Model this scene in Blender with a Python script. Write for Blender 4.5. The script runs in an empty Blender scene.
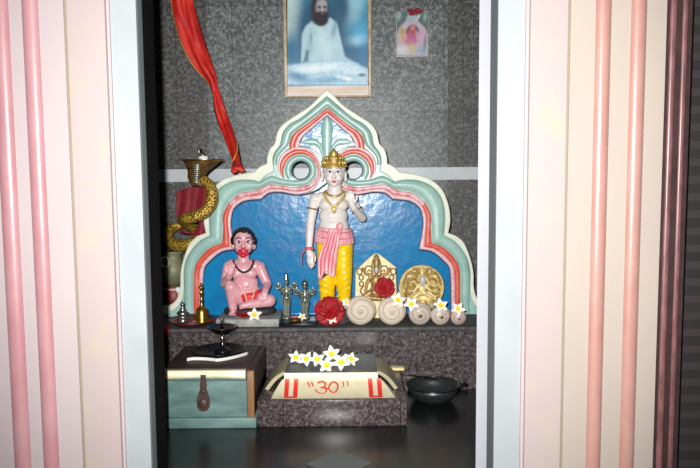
import bpy, bmesh, math, random
from mathutils import Vector, Matrix, Euler, noise

random.seed(7)
SC = bpy.context.scene
COL = SC.collection
PI = math.pi
F = 680.5
PITCH = math.radians(5.0)
ROLL = math.radians(0.45)
EYE = Vector((0, 0, 0.646))
_R0 = Vector((1, 0, 0)); _U0 = Vector((0, math.sin(PITCH), math.cos(PITCH)))
FW = Vector((0, math.cos(PITCH), -math.sin(PITCH)))
RT = _R0 * math.cos(ROLL) - _U0 * math.sin(ROLL)
UP = _R0 * math.sin(ROLL) + _U0 * math.cos(ROLL)


def ray(px, py):
    return FW * F + RT * (px - 350) + UP * (234 - py)


def P(px, py, Y):                      # point of the photographed place at depth Y
    d = ray(px, py)
    return EYE + d * (Y / d.y)


def PZ(px, py, z):                     # point of the place at height z
    d = ray(px, py)
    return EYE + d * ((z - EYE.z) / d.z)


# ------------------------------------------------------------------ materials
MATS = {}


def nd(nt, t, **kw):
    n = nt.nodes.new(t)
    for k, v in kw.items():
        setattr(n, k, v)
    return n


def mat(name, col, rough=0.5, metal=0.0, col2=None, scale=20.0, lo=0.35, hi=0.65, detail=4.0, bump=0.0, bscale=None,
        spec=0.5, coat=0.0, rough2=None, stretch=(1, 1, 1), sss=0.0):
    m = bpy.data.materials.new(name)
    m.use_nodes = True
    nt = m.node_tree
    b = nt.nodes['Principled BSDF']
    b.inputs['Base Color'].default_value = (*col, 1)
    b.inputs['Roughness'].default_value = rough
    b.inputs['Metallic'].default_value = metal
    b.inputs['Specular IOR Level'].default_value = spec
    b.inputs['Coat Weight'].default_value = coat
    b.inputs['Coat Roughness'].default_value = 0.15
    if sss:
        b.inputs['Subsurface Weight'].default_value = sss
        b.inputs['Subsurface Radius'].default_value = (0.006, 0.003, 0.002)
    tc = nd(nt, 'ShaderNodeTexCoord')
    mp = nd(nt, 'ShaderNodeMapping')
    mp.inputs['Scale'].default_value = stretch
    nt.links.new(tc.outputs['Object'], mp.inputs['Vector'])
    if col2 is not None:
        n = nd(nt, 'ShaderNodeTexNoise')
        n.inputs['Scale'].default_value = scale
        n.inputs['Detail'].default_value = detail
        nt.links.new(mp.outputs[0], n.inputs['Vector'])
        r = nd(nt, 'ShaderNodeValToRGB')
        r.color_ramp.elements[0].position = lo
        r.color_ramp.elements[1].position = hi
        r.color_ramp.elements[0].color = (*col, 1)
        r.color_ramp.elements[1].color = (*col2, 1)
        nt.links.new(n.outputs['Fac'], r.inputs['Fac'])
        nt.links.new(r.outputs['Color'], b.inputs['Base Color'])
        if rough2 is not None:
            mr = nd(nt, 'ShaderNodeMapRange')
            mr.inputs['To Min'].default_value = rough
            mr.inputs['To Max'].default_value = rough2
            nt.links.new(n.outputs['Fac'], mr.inputs['Value'])
            nt.links.new(mr.outputs[0], b.inputs['Roughness'])
    if bump:
        n2 = nd(nt, 'ShaderNodeTexNoise')
        n2.inputs['Scale'].default_value = bscale or scale
        n2.inputs['Detail'].default_value = 3
        nt.links.new(mp.outputs[0], n2.inputs['Vector'])
        bp = nd(nt, 'ShaderNodeBump')
        bp.inputs['Strength'].default_value = bump
        bp.inputs['Distance'].default_value = 0.004
        nt.links.new(n2.outputs['Fac'], bp.inputs['Height'])
        nt.links.new(bp.outputs[0], b.inputs['Normal'])
    MATS[name] = m
    return m


def granite(name, dark, mid, light, rough, scale=60, tile=None, joint=(0.02, 0.02, 0.02), off=(0, 0, 0), spec=0.5, vertical=True):
    m = bpy.data.materials.new(name)
    m.use_nodes = True
    nt = m.node_tree
    b = nt.nodes['Principled BSDF']
    b.inputs['Roughness'].default_value = rough
    b.inputs['Specular IOR Level'].default_value = spec
    tc = nd(nt, 'ShaderNodeTexCoord')
    n = nd(nt, 'ShaderNodeTexNoise'); n.inputs['Scale'].default_value = scale; n.inputs['Detail'].default_value = 5
    n.inputs['Roughness'].default_value = 0.65
    v = nd(nt, 'ShaderNodeTexVoronoi'); v.inputs['Scale'].default_value = scale * 2.2
    nt.links.new(tc.outputs['Object'], n.inputs['Vector'])
    nt.links.new(tc.outputs['Object'], v.inputs['Vector'])
    mx = nd(nt, 'ShaderNodeMath', operation='MULTIPLY_ADD')
    nt.links.new(v.outputs['Color'], mx.inputs[0]); mx.inputs[1].default_value = 0.30
    sb = nd(nt, 'ShaderNodeMath', operation='SUBTRACT'); sb.inputs[1].default_value = 0.15
    nt.links.new(n.outputs['Fac'], sb.inputs[0])
    nt.links.new(sb.outputs[0], mx.inputs[2])
    r = nd(nt, 'ShaderNodeValToRGB')
    e = r.color_ramp.elements
    e[0].position = 0.36; e[0].color = (*dark, 1)
    e[1].position = 0.70; e[1].color = (*light, 1)
    k = e.new(0.50); k.color = (*mid, 1)
    nt.links.new(mx.outputs[0], r.inputs['Fac'])
    out = r.outputs['Color']
    if tile:
        mp = nd(nt, 'ShaderNodeMapping')
        mp.inputs['Location'].default_value = off
        if vertical:
            mp.inputs['Rotation'].default_value = (-PI / 2, 0, 0)
        nt.links.new(tc.outputs['Object'], mp.inputs['Vector'])
        br = nd(nt, 'ShaderNodeTexBrick')
        br.offset = 0.0
        br.inputs['Scale'].default_value = 1.0
        br.inputs['Brick Width'].default_value = tile[0]
        br.inputs['Row Height'].default_value = tile[1]
        br.inputs['Mortar Size'].default_value = 0.0016
        br.inputs['Mortar Smooth'].default_value = 0.2
        br.inputs['Color1'].default_value = (1.15, 1.15, 1.15, 1)
        br.inputs['Color2'].default_value = (0.82, 0.82, 0.82, 1)
        br.inputs['Mortar'].default_value = (*joint, 1)
        nt.links.new(mp.outputs[0], br.inputs['Vector'])
        mm = nd(nt, 'ShaderNodeMixRGB', blend_type='MULTIPLY')
        mm.inputs['Fac'].default_value = 1.0
        nt.links.new(out, mm.inputs['Color1']); nt.links.new(br.outputs['Color'], mm.inputs['Color2'])
        out = mm.outputs['Color']
    nt.links.new(out, b.inputs['Base Color'])
    MATS[name] = m
    return m


def vcol_mat(name, rough=0.35, coat=0.3):
    m = bpy.data.materials.new(name); m.use_nodes = True
    nt = m.node_tree; b = nt.nodes['Principled BSDF']
    a = nd(nt, 'ShaderNodeVertexColor'); a.layer_name = 'print'
    nt.links.new(a.outputs['Color'], b.inputs['Base Color'])
    b.inputs['Roughness'].default_value = rough
    b.inputs['Coat Weight'].default_value = coat
    MATS[name] = m
    return m


def hexc(r, g, b):                       # sRGB 0-255 -> linear
    f = lambda c: ((c / 255 + 0.055) / 1.055) ** 2.4 if c > 10 else c / 255 / 12.92
    return (f(r), f(g), f(b))


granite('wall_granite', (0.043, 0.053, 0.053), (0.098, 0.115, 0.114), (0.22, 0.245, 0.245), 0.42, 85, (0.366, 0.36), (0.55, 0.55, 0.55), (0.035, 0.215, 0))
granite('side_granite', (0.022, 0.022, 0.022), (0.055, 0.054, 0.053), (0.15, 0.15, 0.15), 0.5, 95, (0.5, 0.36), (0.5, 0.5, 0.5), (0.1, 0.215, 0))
granite('plinth_granite', (0.022, 0.017, 0.018), (0.056, 0.044, 0.045), (0.150, 0.128, 0.130), 0.30, 90, (0.40, 0.5), (0.6, 0.6, 0.6), (0.20, 0.1, 0))
granite('base_granite', (0.028, 0.019, 0.020), (0.060, 0.045, 0.046), (0.15, 0.125, 0.125), 0.25, 100, (0.30, 0.5), (0.4, 0.4, 0.4), (0.125, 0.1, 0))
granite('floor_granite', (0.005, 0.005, 0.0055), (0.007, 0.0075, 0.008), (0.013, 0.0135, 0.015), 0.24, 70, (0.30, 0.30), (0.35, 0.35, 0.35), (0.13, 0.12, 0), vertical=False)
mat('pale_strip', (0.42, 0.47, 0.49), 0.4, col2=(0.50, 0.54, 0.56), scale=12)
mat('dark_stone', (0.03, 0.03, 0.03), 0.6, col2=(0.07, 0.065, 0.065), scale=60)
mat('blue_paint', hexc(0, 104, 160), 0.34, col2=hexc(24, 130, 182), scale=14, detail=8, lo=0.3, hi=0.75, bump=0.30, bscale=34, spec=0.45, rough2=0.12)
mat('green_paint', hexc(140, 178, 168), 0.33, col2=hexc(156, 192, 182), scale=22, bump=0.10, bscale=60)
mat('cream_paint', hexc(204, 210, 188), 0.42, col2=hexc(222, 224, 208), scale=30)
mat('red_paint', hexc(210, 80, 62), 0.35, col2=hexc(216, 122, 106), scale=30, lo=0.45, hi=0.75, bump=0.15, bscale=90)
mat('mottled_pink', hexc(206, 106, 102), 0.35, col2=hexc(222, 178, 182), scale=55, lo=0.36, hi=0.56, bump=0.25, bscale=90)
mat('pink_paint', hexc(222, 192, 196), 0.35, col2=hexc(212, 146, 150), scale=70, lo=0.45, hi=0.72, bump=0.12, bscale=90, coat=0.0)
mat('groove_shade', hexc(24, 44, 84), 0.5)
mat('face_grey', hexc(186, 178, 178), 0.4)
mat('relief_gold', hexc(170, 138, 80), 0.42, 0.2, col2=hexc(128, 98, 52), scale=120, lo=0.4, hi=0.65)
mat('relief_pale', hexc(226, 206, 146), 0.42, 0.1, col2=hexc(190, 160, 92), scale=120, lo=0.45, hi=0.7)
mat('marble', hexc(216, 207, 202), 0.28, col2=hexc(228, 221, 217), scale=25, spec=0.5, coat=0.15)
mat('gold_paint', hexc(168, 128, 48), 0.33, 0.5, col2=hexc(222, 192, 112), scale=150)
mat('gold_light', hexc(214, 190, 120), 0.42, 0.15, col2=hexc(186, 156, 82), scale=90, lo=0.4, hi=0.65)
mat('gold_dark', hexc(96, 76, 40), 0.45, 0.2, col2=hexc(150, 120, 66), scale=120)
mat('plaque_cream', hexc(240, 228, 180), 0.45, 0.0, col2=hexc(222, 204, 145), scale=40)
mat('yellow_cloth', hexc(238, 190, 0), 0.32, col2=hexc(250, 208, 22), scale=40, coat=0.3, bump=0.1)
mat('pink_cloth', hexc(232, 146, 156), 0.4, col2=hexc(240, 204, 206), scale=60, lo=0.4, hi=0.7, stretch=(1.6, 1.6, 0.4))
mat('sash_stripe', hexc(212, 92, 112), 0.45)
mat('dark_line', hexc(60, 52, 50), 0.6)
mat('lip_red', hexc(200, 80, 80), 0.4)
mat('skin_pink', hexc(208, 146, 154), 0.36, col2=hexc(218, 168, 174), scale=26, bump=0.08)
mat('hair_black', hexc(24, 20, 22), 0.4, bump=0.6, bscale=160)
mat('muzzle_red', hexc(196, 40, 54), 0.42, col2=hexc(214, 84, 92), scale=60, lo=0.45, hi=0.75)
mat('bead_black', hexc(20, 18, 18), 0.25)
mat('loin_red', hexc(196, 36, 48), 0.5, col2=hexc(220, 60, 70), scale=60)
mat('white_paint', hexc(235, 232, 228), 0.4)
mat('jamb_white', hexc(148, 154, 157), 0.5, col2=hexc(155, 160, 162), scale=8)
mat('leaf_white', hexc(158, 159, 166), 0.5)
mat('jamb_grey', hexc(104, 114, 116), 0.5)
mat('inner_shade_black', hexc(10, 11, 11), 0.9, spec=0.1)  # near-black colour stands in for the shadow beside the left jamb
mat('pilaster_flat_left', hexc(170, 156, 158), 0.5, col2=hexc(176, 164, 162), scale=9, lo=0.3, hi=0.8, bump=0.06, bscale=40, stretch=(1, 1, 0.35))
mat('pilaster_roll_left', hexc(168, 118, 122), 0.38, col2=hexc(174, 130, 133), scale=25, bump=0.15, bscale=60, coat=0.3, stretch=(1, 1, 0.4))
mat('pilaster_panel', hexc(166, 151, 149), 0.5, col2=hexc(172, 158, 138), scale=14, lo=0.5, hi=0.8, bump=0.05, bscale=40)
mat('pilaster_flat_right', hexc(164, 152, 142), 0.5, col2=hexc(170, 158, 146), scale=9, lo=0.3, hi=0.8, bump=0.06, bscale=40, stretch=(1, 1, 0.35))
mat('pilaster_roll_right', hexc(166, 120, 110), 0.38, col2=hexc(172, 132, 122), scale=25, bump=0.15, bscale=60, coat=0.3, stretch=(1, 1, 0.4))
mat('groove_olive', hexc(136, 124, 104), 0.6)
mat('groove_rose', hexc(168, 152, 152), 0.6)
mat('edge_shade_brown', hexc(46, 30, 30), 0.5, col2=hexc(60, 40, 38), scale=30)  # shade on the column's outer edge, put into a dark brown colour
mat('edge_roll_shaded', hexc(128, 86, 86), 0.36, col2=hexc(104, 68, 68), scale=60, lo=0.4, hi=0.6, stretch=(1, 1, 0.3))  # roll pink darkened in the colour for the same shaded edge
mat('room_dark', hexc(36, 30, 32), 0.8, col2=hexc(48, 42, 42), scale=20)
mat('red_cloth', hexc(188, 26, 22), 0.55, col2=hexc(214, 48, 34), scale=24, bump=0.2, bscale=120)
mat('gold_trim', hexc(220, 160, 60), 0.4, 0.3)
mat('maroon_cloth', hexc(112, 12, 26), 0.7, col2=hexc(132, 22, 36), scale=40, bump=0.2, bscale=150)
mat('brass', hexc(182, 146, 70), 0.26, 0.9, col2=hexc(150, 116, 52), scale=30)
mat('brass_dark', hexc(110, 84, 42), 0.35, 0.8, col2=hexc(150, 118, 60), scale=60)
mat('hood_brown', hexc(62, 42, 24), 0.4, 0.3, col2=hexc(126, 90, 46), scale=150, lo=0.4, hi=0.65, bump=0.4, bscale=150)
mat('silver', hexc(190, 190, 186), 0.25, 0.9, col2=hexc(120, 120, 114), scale=60)
mat('bronze_grey', hexc(112, 120, 104), 0.32, 0.6, col2=hexc(160, 166, 150), scale=140)
mat('steel_dark', hexc(18, 19, 20), 0.25, 0.4, col2=hexc(28, 30, 31), scale=20)
mat('chrome', hexc(205, 208, 210), 0.12, 1.0)
mat('maroon_bowl', hexc(58, 20, 22), 0.4, col2=hexc(80, 30, 30), scale=40)
mat('petal_red', hexc(140, 4, 16), 0.6, col2=hexc(172, 12, 28), scale=60)
mat('petal_white', hexc(244, 244, 236), 0.5)
mat('petal_yellow', hexc(246, 214, 30), 0.5)
mat('petal_pink', hexc(232, 130, 150), 0.5)
mat('leaf_green', hexc(110, 140, 50), 0.5)
mat('stone_slab', hexc(122, 124, 122), 0.55, col2=hexc(160, 160, 156), scale=50)
mat('slab_top', hexc(58, 68, 70), 0.35, col2=hexc(78, 88, 88), scale=40)
mat('cream_block', hexc(200, 192, 160), 0.5, col2=hexc(176, 168, 136), scale=20, lo=0.5, hi=0.8)
mat('slab_cream', hexc(244, 236, 208), 0.5)
mat('petal_stone', hexc(176, 160, 124), 0.55, col2=hexc(150, 150, 118), scale=18)
mat('om_red', hexc(206, 44, 36), 0.5)
mat('box_aqua', hexc(66, 94, 92), 0.55, col2=hexc(104, 132, 126), scale=14, detail=8, lo=0.3, hi=0.7, bump=0.2, bscale=40, stretch=(0.6, 1, 2.2))
mat('box_top', hexc(34, 24, 24), 0.5, col2=hexc(50, 36, 34), scale=12, stretch=(0.5, 1, 2))
mat('box_cream', hexc(240, 234, 208), 0.5, col2=hexc(232, 220, 178), scale=12)
mat('raw_wood', hexc(142, 104, 66), 0.6, col2=hexc(112, 78, 46), scale=18, stretch=(3, 3, 0.5))
mat('hasp_brown', hexc(52, 38, 32), 0.5, col2=hexc(74, 42, 36), scale=50)
mat('pot_olive', hexc(128, 128, 96), 0.5, col2=hexc(100, 100, 74), scale=14)
mat('pot_white', hexc(196, 194, 180), 0.5)
mat('pot_red', hexc(150, 42, 32), 0.5, col2=hexc(74, 34, 30), scale=12)
mat('seat_dark', hexc(44, 38, 40), 0.6)
mat('frame_wood', hexc(196, 178, 148), 0.4, col2=hexc(168, 140, 108), scale=40)
mat('mat_cream', hexc(228, 216, 206), 0.45, col2=hexc(204, 180, 158), scale=14, stretch=(0.4, 1, 3))
mat('paper_grey', hexc(92, 98, 96), 0.6)
mat('strip_white', hexc(222, 222, 216), 0.4)
mat('wick_white', hexc(236, 236, 236), 0.4)
mat('black_rod', hexc(26, 24, 24), 0.35, 0.4)
mat('plaster_dark', hexc(70, 66, 64), 0.8)
vcol_mat('portrait_print', 0.32, 0.25)
vcol_mat('card_print', 0.35, 0.2)


def shell_mat(name, a, b_):
    m = bpy.data.materials.new(name); m.use_nodes = True
    nt = m.node_tree; b = nt.nodes['Principled BSDF']
    n = nd(nt, 'ShaderNodeVertexColor'); n.layer_name = 'band'
    b.inputs['Roughness'].default_value = 0.35
    nt.links.new(n.outputs['Color'], b.inputs['Base Color'])
    MATS[name] = m


shell_mat('shell_spiral', None, None)


def scale_mat():                       # gold cobra skin: scales with dark gaps
    m = bpy.data.materials.new('cobra_scales'); m.use_nodes = True
    nt = m.node_tree; b = nt.nodes['Principled BSDF']
    tc = nd(nt, 'ShaderNodeTexCoord')
    v = nd(nt, 'ShaderNodeTexVoronoi'); v.inputs['Scale'].default_value = 190
    nt.links.new(tc.outputs['Object'], v.inputs['Vector'])
    r = nd(nt, 'ShaderNodeValToRGB')
    e = r.color_ramp.elements
    e[0].position = 0.15; e[0].color = (*hexc(232, 196, 76), 1)
    e[1].position = 0.75; e[1].color = (*hexc(92, 58, 22), 1)
    nt.links.new(v.outputs['Distance'], r.inputs['Fac'])
    nt.links.new(r.outputs['Color'], b.inputs['Base Color'])
    b.inputs['Metallic'].default_value = 0.35
    b.inputs['Roughness'].default_value = 0.35
    bp = nd(nt, 'ShaderNodeBump'); bp.invert = True
    bp.inputs['Strength'].default_value = 0.7; bp.inputs['Distance'].default_value = 0.003
    nt.links.new(v.outputs['Distance'], bp.inputs['Height'])
    nt.links.new(bp.outputs[0], b.inputs['Normal'])
    MATS['cobra_scales'] = m


scale_mat()


def colander_mat():                    # dark metal pierced with rows of small holes
    m = bpy.data.materials.new('colander_metal'); m.use_nodes = True
    nt = m.node_tree; b = nt.nodes['Principled BSDF']
    tc = nd(nt, 'ShaderNodeTexCoord')
    v = nd(nt, 'ShaderNodeTexVoronoi'); v.inputs['Scale'].default_value = 170; v.inputs['Randomness'].default_value = 0.15
    nt.links.new(tc.outputs['Object'], v.inputs['Vector'])
    r = nd(nt, 'ShaderNodeValToRGB')
    e = r.color_ramp.elements
    e[0].position = 0.28; e[0].color = (0.004, 0.004, 0.004, 1)
    e[1].position = 0.36; e[1].color = (*hexc(74, 80, 80), 1)
    nt.links.new(v.outputs['Distance'], r.inputs['Fac'])
    nt.links.new(r.outputs['Color'], b.inputs['Base Color'])
    b.inputs['Metallic'].default_value = 0.7
    b.inputs['Roughness'].default_value = 0.38
    MATS['colander_metal'] = m


colander_mat()


def brick_dark():
    m = bpy.data.materials.new('dark_courses'); m.use_nodes = True
    nt = m.node_tree; b = nt.nodes['Principled BSDF']
    tc = nd(nt, 'ShaderNodeTexCoord'); mp = nd(nt, 'ShaderNodeMapping')
    mp.inputs['Rotation'].default_value = (-PI / 2, 0, 0)
    br = nd(nt, 'ShaderNodeTexBrick')
    br.inputs['Scale'].default_value = 1.0; br.inputs['Brick Width'].default_value = 0.3; br.inputs['Row Height'].default_value = 0.035
    br.inputs['Mortar Size'].default_value = 0.008
    br.inputs['Color1'].default_value = (*hexc(30, 25, 27), 1); br.inputs['Color2'].default_value = (*hexc(36, 30, 30), 1)
    br.inputs['Mortar'].default_value = (*hexc(48, 41, 41), 1)
    nt.links.new(tc.outputs['Object'], mp.inputs['Vector']); nt.links.new(mp.outputs[0], br.inputs['Vector'])
    nt.links.new(br.outputs['Color'], b.inputs['Base Color'])
    b.inputs['Roughness'].default_value = 0.8
    MATS['dark_courses'] = m


brick_dark()


# ------------------------------------------------------------------ scene helpers
def wloc(o):
    v = Vector((0, 0, 0))
    while o is not None:
        v += o.location
        o = o.parent
    return v


def link(name, me, mname, parent=None, loc=None, smooth=True):
    """me holds world coordinates; the object gets its origin at loc (or its parent's base)."""
    o = bpy.data.objects.new(name, me)
    COL.objects.link(o)
    base = wloc(parent) if parent is not None else (Vector(loc) if loc is not None else Vector((0, 0, 0)))
    if parent is not None:
        o.parent = parent
    else:
        o.location = base
    me.transform(Matrix.Translation(-base))
    if mname:
        me.materials.clear()
        for q in (mname if isinstance(mname, (list, tuple)) else [mname]):
            me.materials.append(MATS[q])
    for p in me.polygons:
        p.use_smooth = smooth
    me.name = name
    return o


def bm_obj(name, bm, mname, parent=None, loc=None, smooth=True, sharp=None):
    bmesh.ops.recalc_face_normals(bm, faces=bm.faces)
    if sharp is not None and smooth:
        for e in bm.edges:
            if len(e.link_faces) == 2 and e.calc_face_angle(0) > sharp:
                e.smooth = False
    me = bpy.data.meshes.new(name)
    bm.to_mesh(me)
    bm.free()
    return link(name, me, mname, parent, loc, smooth)


def thing(name, label, cat, loc, group=None):
    o = bpy.data.objects.new(name, None)
    o.empty_display_size = 0.02
    COL.objects.link(o)
    o.location = loc
    o['label'] = label
    o['category'] = cat
    if group:
        o['group'] = group
    return o


def tag(o, label, cat, group=None, kind=None):
    o['label'] = label
    o['category'] = cat
    if group:
        o['group'] = group
    if kind:
        o['kind'] = kind
    return o


def struct(o, label=None, cat=None):
    o['kind'] = 'structure'
    if label:
        o['label'] = label
        o['category'] = cat
    return o


def copy_tree(o, parent=None):
    c = o.copy()
    COL.objects.link(c)
    if parent is not None:
        c.parent = parent
    for ch in list(o.children):
        copy_tree(ch, c)
    return c


def box(bm, x0, x1, y0, y1, z0, z1, bev=0.0, seg=2):
    r = bmesh.ops.create_cube(bm, size=1)
    vs = r['verts']
    bmesh.ops.scale(bm, vec=(x1 - x0, y1 - y0, z1 - z0), verts=vs)
    bmesh.ops.translate(bm, vec=((x0 + x1) / 2, (y0 + y1) / 2, (z0 + z1) / 2), verts=vs)
    if bev:
        es = list({e for v in vs for e in v.link_edges})
        bmesh.ops.bevel(bm, geom=es, offset=bev, segments=seg, affect='EDGES', profile=0.5)
    return bm


def boxo(name, x0, x1, y0, y1, z0, z1, m, parent=None, loc=None, bev=0.0):
    bm = bmesh.new()
    box(bm, x0, x1, y0, y1, z0, z1, bev)
    return bm_obj(name, bm, m, parent, loc, smooth=bool(bev), sharp=math.radians(50))


def lathe(bm, c, prof, seg=32, axis=None, squash=1.0):
    """prof: list of (r, h) from bottom to top around axis through c"""
    c = Vector(c)
    ax = Vector(axis).normalized() if axis is not None else Vector((0, 0, 1))
    t = ax.cross(Vector((0, 1, 0)))
    if t.length < 1e-4:
        t = Vector((1, 0, 0))
    t.normalize()
    b = ax.cross(t)
    rings = []
    for r, h in prof:
        if r < 1e-6:
            rings.append([bm.verts.new(c + ax * h)])
        else:
            rings.append([bm.verts.new(c + ax * h + (t * math.cos(2 * PI * k / seg) + b * (math.sin(2 * PI * k / seg) * squash)) * r) for k in range(seg)])
    for A, B in zip(rings, rings[1:]):
        for k in range(seg):
            j = (k + 1) % seg
            if len(A) == 1 and len(B) == 1:
                continue
            if len(A) == 1:
                bm.faces.new((A[0], B[k], B[j]))
            elif len(B) == 1:
                bm.faces.new((A[k], B[0], A[j]))
            else:
                bm.faces.new((A[k], B[k], B[j], A[j]))
    if len(rings[0]) > 1:
        bm.faces.new(rings[0])
    if len(rings[-1]) > 1:
        bm.faces.new(rings[-1])
    return bm


def catmull(pts, n=8, closed=False, corners=()):
    """Catmull-Rom through tuples of any dimension; corners: indices where the curve breaks"""
    N = len(pts)
    D = len(pts[0])
    out = []
    rng = range(N if closed else N - 1)
    for i in rng:
        p1 = pts[i]; p2 = pts[(i + 1) % N]
        p0 = pts[i - 1] if (i > 0 or closed) and i not in corners else tuple(2 * p1[d] - p2[d] for d in range(D))
        j = (i + 1) % N
        p3 = pts[(i + 2) % N] if (closed or i + 2 < N) and j not in corners else tuple(2 * p2[d] - p1[d] for d in range(D))
        for k in range(n):
            t = k / n
            out.append(tuple(0.5 * (2 * p1[d] + (p2[d] - p0[d]) * t + (2 * p0[d] - 5 * p1[d] + 4 * p2[d] - p3[d]) * t * t
                                    + (3 * p1[d] - p0[d] - 3 * p2[d] + p3[d]) * t ** 3) for d in range(D)))
    if not closed:
        out.append(tuple(pts[-1]))
    return out


def tube(bm, pts, rad, seg=12, closed=False, flat=None):
    pts = [Vector(p) for p in pts]
    n = len(pts)
    rs = rad if isinstance(rad, (list, tuple)) else [rad] * n
    rings = []
    up = None
    for i, p in enumerate(pts):
        if closed:
            t = pts[(i + 1) % n] - pts[i - 1]
        else:
            t = pts[min(i + 1, n - 1)] - pts[max(i - 1, 0)]
        t.normalize()
        if up is None:
            up = Vector((0, 1, 0)) if abs(t.y) < 0.9 else Vector((1, 0, 0))
        s = t.cross(up)
        if s.length < 1e-5:
            s = t.orthogonal()
        s.normalize()
        up = s.cross(t).normalized()
        f = 1.0 if flat is None else flat
        rings.append([bm.verts.new(p + (s * math.cos(2 * PI * k / seg) + up * math.sin(2 * PI * k / seg) * f) * rs[i]) for k in range(seg)])
    m = n if closed else n - 1
    for i in range(m):
        A = rings[i]; B = rings[(i + 1) % n]
        for k in range(seg):
            j = (k + 1) % seg
            bm.faces.new((A[k], A[j], B[j], B[k]))
    if not closed:
        bm.faces.new(rings[0]); bm.faces.new(rings[-1])
    return bm


def thicken(bm, t):
    bmesh.ops.recalc_face_normals(bm, faces=bm.faces)
    bm.normal_update()
    bmesh.ops.solidify(bm, geom=list(bm.faces), thickness=t)


def ellip(bm, c, r, rot=None, seg=20, rings=14):
    q = bmesh.ops.create_uvsphere(bm, u_segments=seg, v_segments=rings, radius=1)
    M = Matrix.Translation(Vector(c)) @ (rot.to_matrix().to_4x4() if rot is not None else Matrix.Identity(4)) @ Matrix.Diagonal((*r, 1))
    bmesh.ops.transform(bm, matrix=M, verts=q['verts'])
    return bm


def capsule(bm, a, b, ra, rb, seg=16):
    a = Vector(a); b = Vector(b)
    d = b - a
    L = d.length
    if L < 1e-6:
        return ellip(bm, a, (ra,) * 3)
    d.normalize()
    prof = []
    K = 6
    for i in range(K + 1):
        th = -PI / 2 + (PI / 2) * i / K
        prof.append((ra * math.cos(th) if i else 0.0, ra * math.sin(th)))
    for i in range(K + 1):
        th = (PI / 2) * i / K
        prof.append((rb * math.cos(th) if i < K else 0.0, L + rb * math.sin(th)))
    return lathe(bm, a, prof, seg, d)


def fuse(bm, voxel, smooth_n=6, fac=0.5):
    """one continuous skin around all the overlapping volumes of bm"""
    bmesh.ops.recalc_face_normals(bm, faces=bm.faces)
    me = bpy.data.meshes.new('tmp')
    bm.to_mesh(me); bm.free()
    o = bpy.data.objects.new('tmp', me)
    COL.objects.link(o)
    r = o.modifiers.new('r', 'REMESH'); r.mode = 'VOXEL'; r.voxel_size = voxel
    if smooth_n:
        s = o.modifiers.new('s', 'SMOOTH'); s.iterations = smooth_n; s.factor = fac
    dg = bpy.context.evaluated_depsgraph_get()
    dg.update()
    out = bpy.data.meshes.new_from_object(o.evaluated_get(dg))
    bpy.data.objects.remove(o)
    return out


def fill2d(polys, depth, bevel, Yfront, to_world):
    """flat plate with holes: polys of photo points mapped to the upright plane at Yfront; thickness depth to the back"""
    cu = bpy.data.curves.new('tmpc', 'CURVE')
    cu.dimensions = '2D'; cu.fill_mode = 'BOTH'
    cu.extrude = max(depth / 2 - bevel, 1e-5); cu.bevel_depth = bevel; cu.bevel_resolution = 2; cu.offset = -bevel
    for poly in polys:
        sp = cu.splines.new('POLY')
        sp.points.add(len(poly) - 1)
        for i, p in enumerate(poly):
            w = to_world(p, Yfront)
            sp.points[i].co = (w.x, w.z, 0, 1)
        sp.use_cyclic_u = True
    o = bpy.data.objects.new('tmpc', cu)
    COL.objects.link(o)
    dg = bpy.context.evaluated_depsgraph_get(); dg.update()
    me = bpy.data.meshes.new_from_object(o.evaluated_get(dg))
    bpy.data.objects.remove(o)
    me.transform(Matrix.Rotation(PI / 2, 4, 'X'))
    me.transform(Matrix.Translation((0, Yfront + depth / 2, 0)))
    return me


W = lambda p, Y: P(p[0], p[1], Y)


def band(bm, keys, corners, n, Y, h, t0=0.0, t1=1.0, K=10, pw=0.5, back=0.002):
    """raised moulding between two matched edges (ox,oy,ix,iy) on the upright plane at Y"""
    S = catmull(keys, n, corners=corners)
    rows = []
    for ox, oy, ix, iy in S:
        a = P(ox, oy, Y); b = P(ix, iy, Y)
        row = []
        for k in range(K + 1):
            u = k / K
            t = t0 + (t1 - t0) * u
            p = a.lerp(b, t)
            hh = h * max(0.0, 1 - (2 * u - 1) ** 2) ** pw
            row.append(bm.verts.new((p.x, Y - hh if 0 < k < K else Y + back, p.z)))
        rows.append(row)
    for A, B in zip(rows, rows[1:]):
        for k in range(K):
            bm.faces.new((A[k], A[k + 1], B[k + 1], B[k]))
    return bm


MX = 654.0                                          # the arch is symmetric about x = 327


def mir(pts):
    return [tuple((MX - v if i % 2 == 0 else v) for i, v in enumerate(p)) for p in pts]


# ================================================================== THE PLACE
zs = 0.192                                         # shelf height
Yf, Ys, Ya, Yw = 1.70, 2.00, 2.17, 2.40
XL, XR = -0.86, 0.80

# floor, walls, ceiling of the shrine niche
struct(boxo('floor', XL, XR, 1.36, Yw, -0.06, 0.0, 'floor_granite'))
cx0 = P(212, 234, Yw).x; cx1 = P(447, 234, Yw).x
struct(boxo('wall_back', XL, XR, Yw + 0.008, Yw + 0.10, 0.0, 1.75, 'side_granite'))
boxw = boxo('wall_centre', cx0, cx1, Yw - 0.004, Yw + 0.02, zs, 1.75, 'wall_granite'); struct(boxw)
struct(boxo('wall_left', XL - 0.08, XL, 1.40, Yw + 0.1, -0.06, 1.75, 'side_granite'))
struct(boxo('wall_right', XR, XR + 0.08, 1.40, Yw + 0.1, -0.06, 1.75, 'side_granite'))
struct(boxo('ceiling', XL - 0.08, XR + 0.08, 1.40, Yw + 0.1, 1.75, 1.83, 'plaster_dark'))
zt = P(350, 168, Yw).z; zb = P(350, 180.5, Yw).z
struct(boxo('trim_1', XL, XR, Yw - 0.010, Yw + 0.01, zb, zt, 'pale_strip'))
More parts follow.
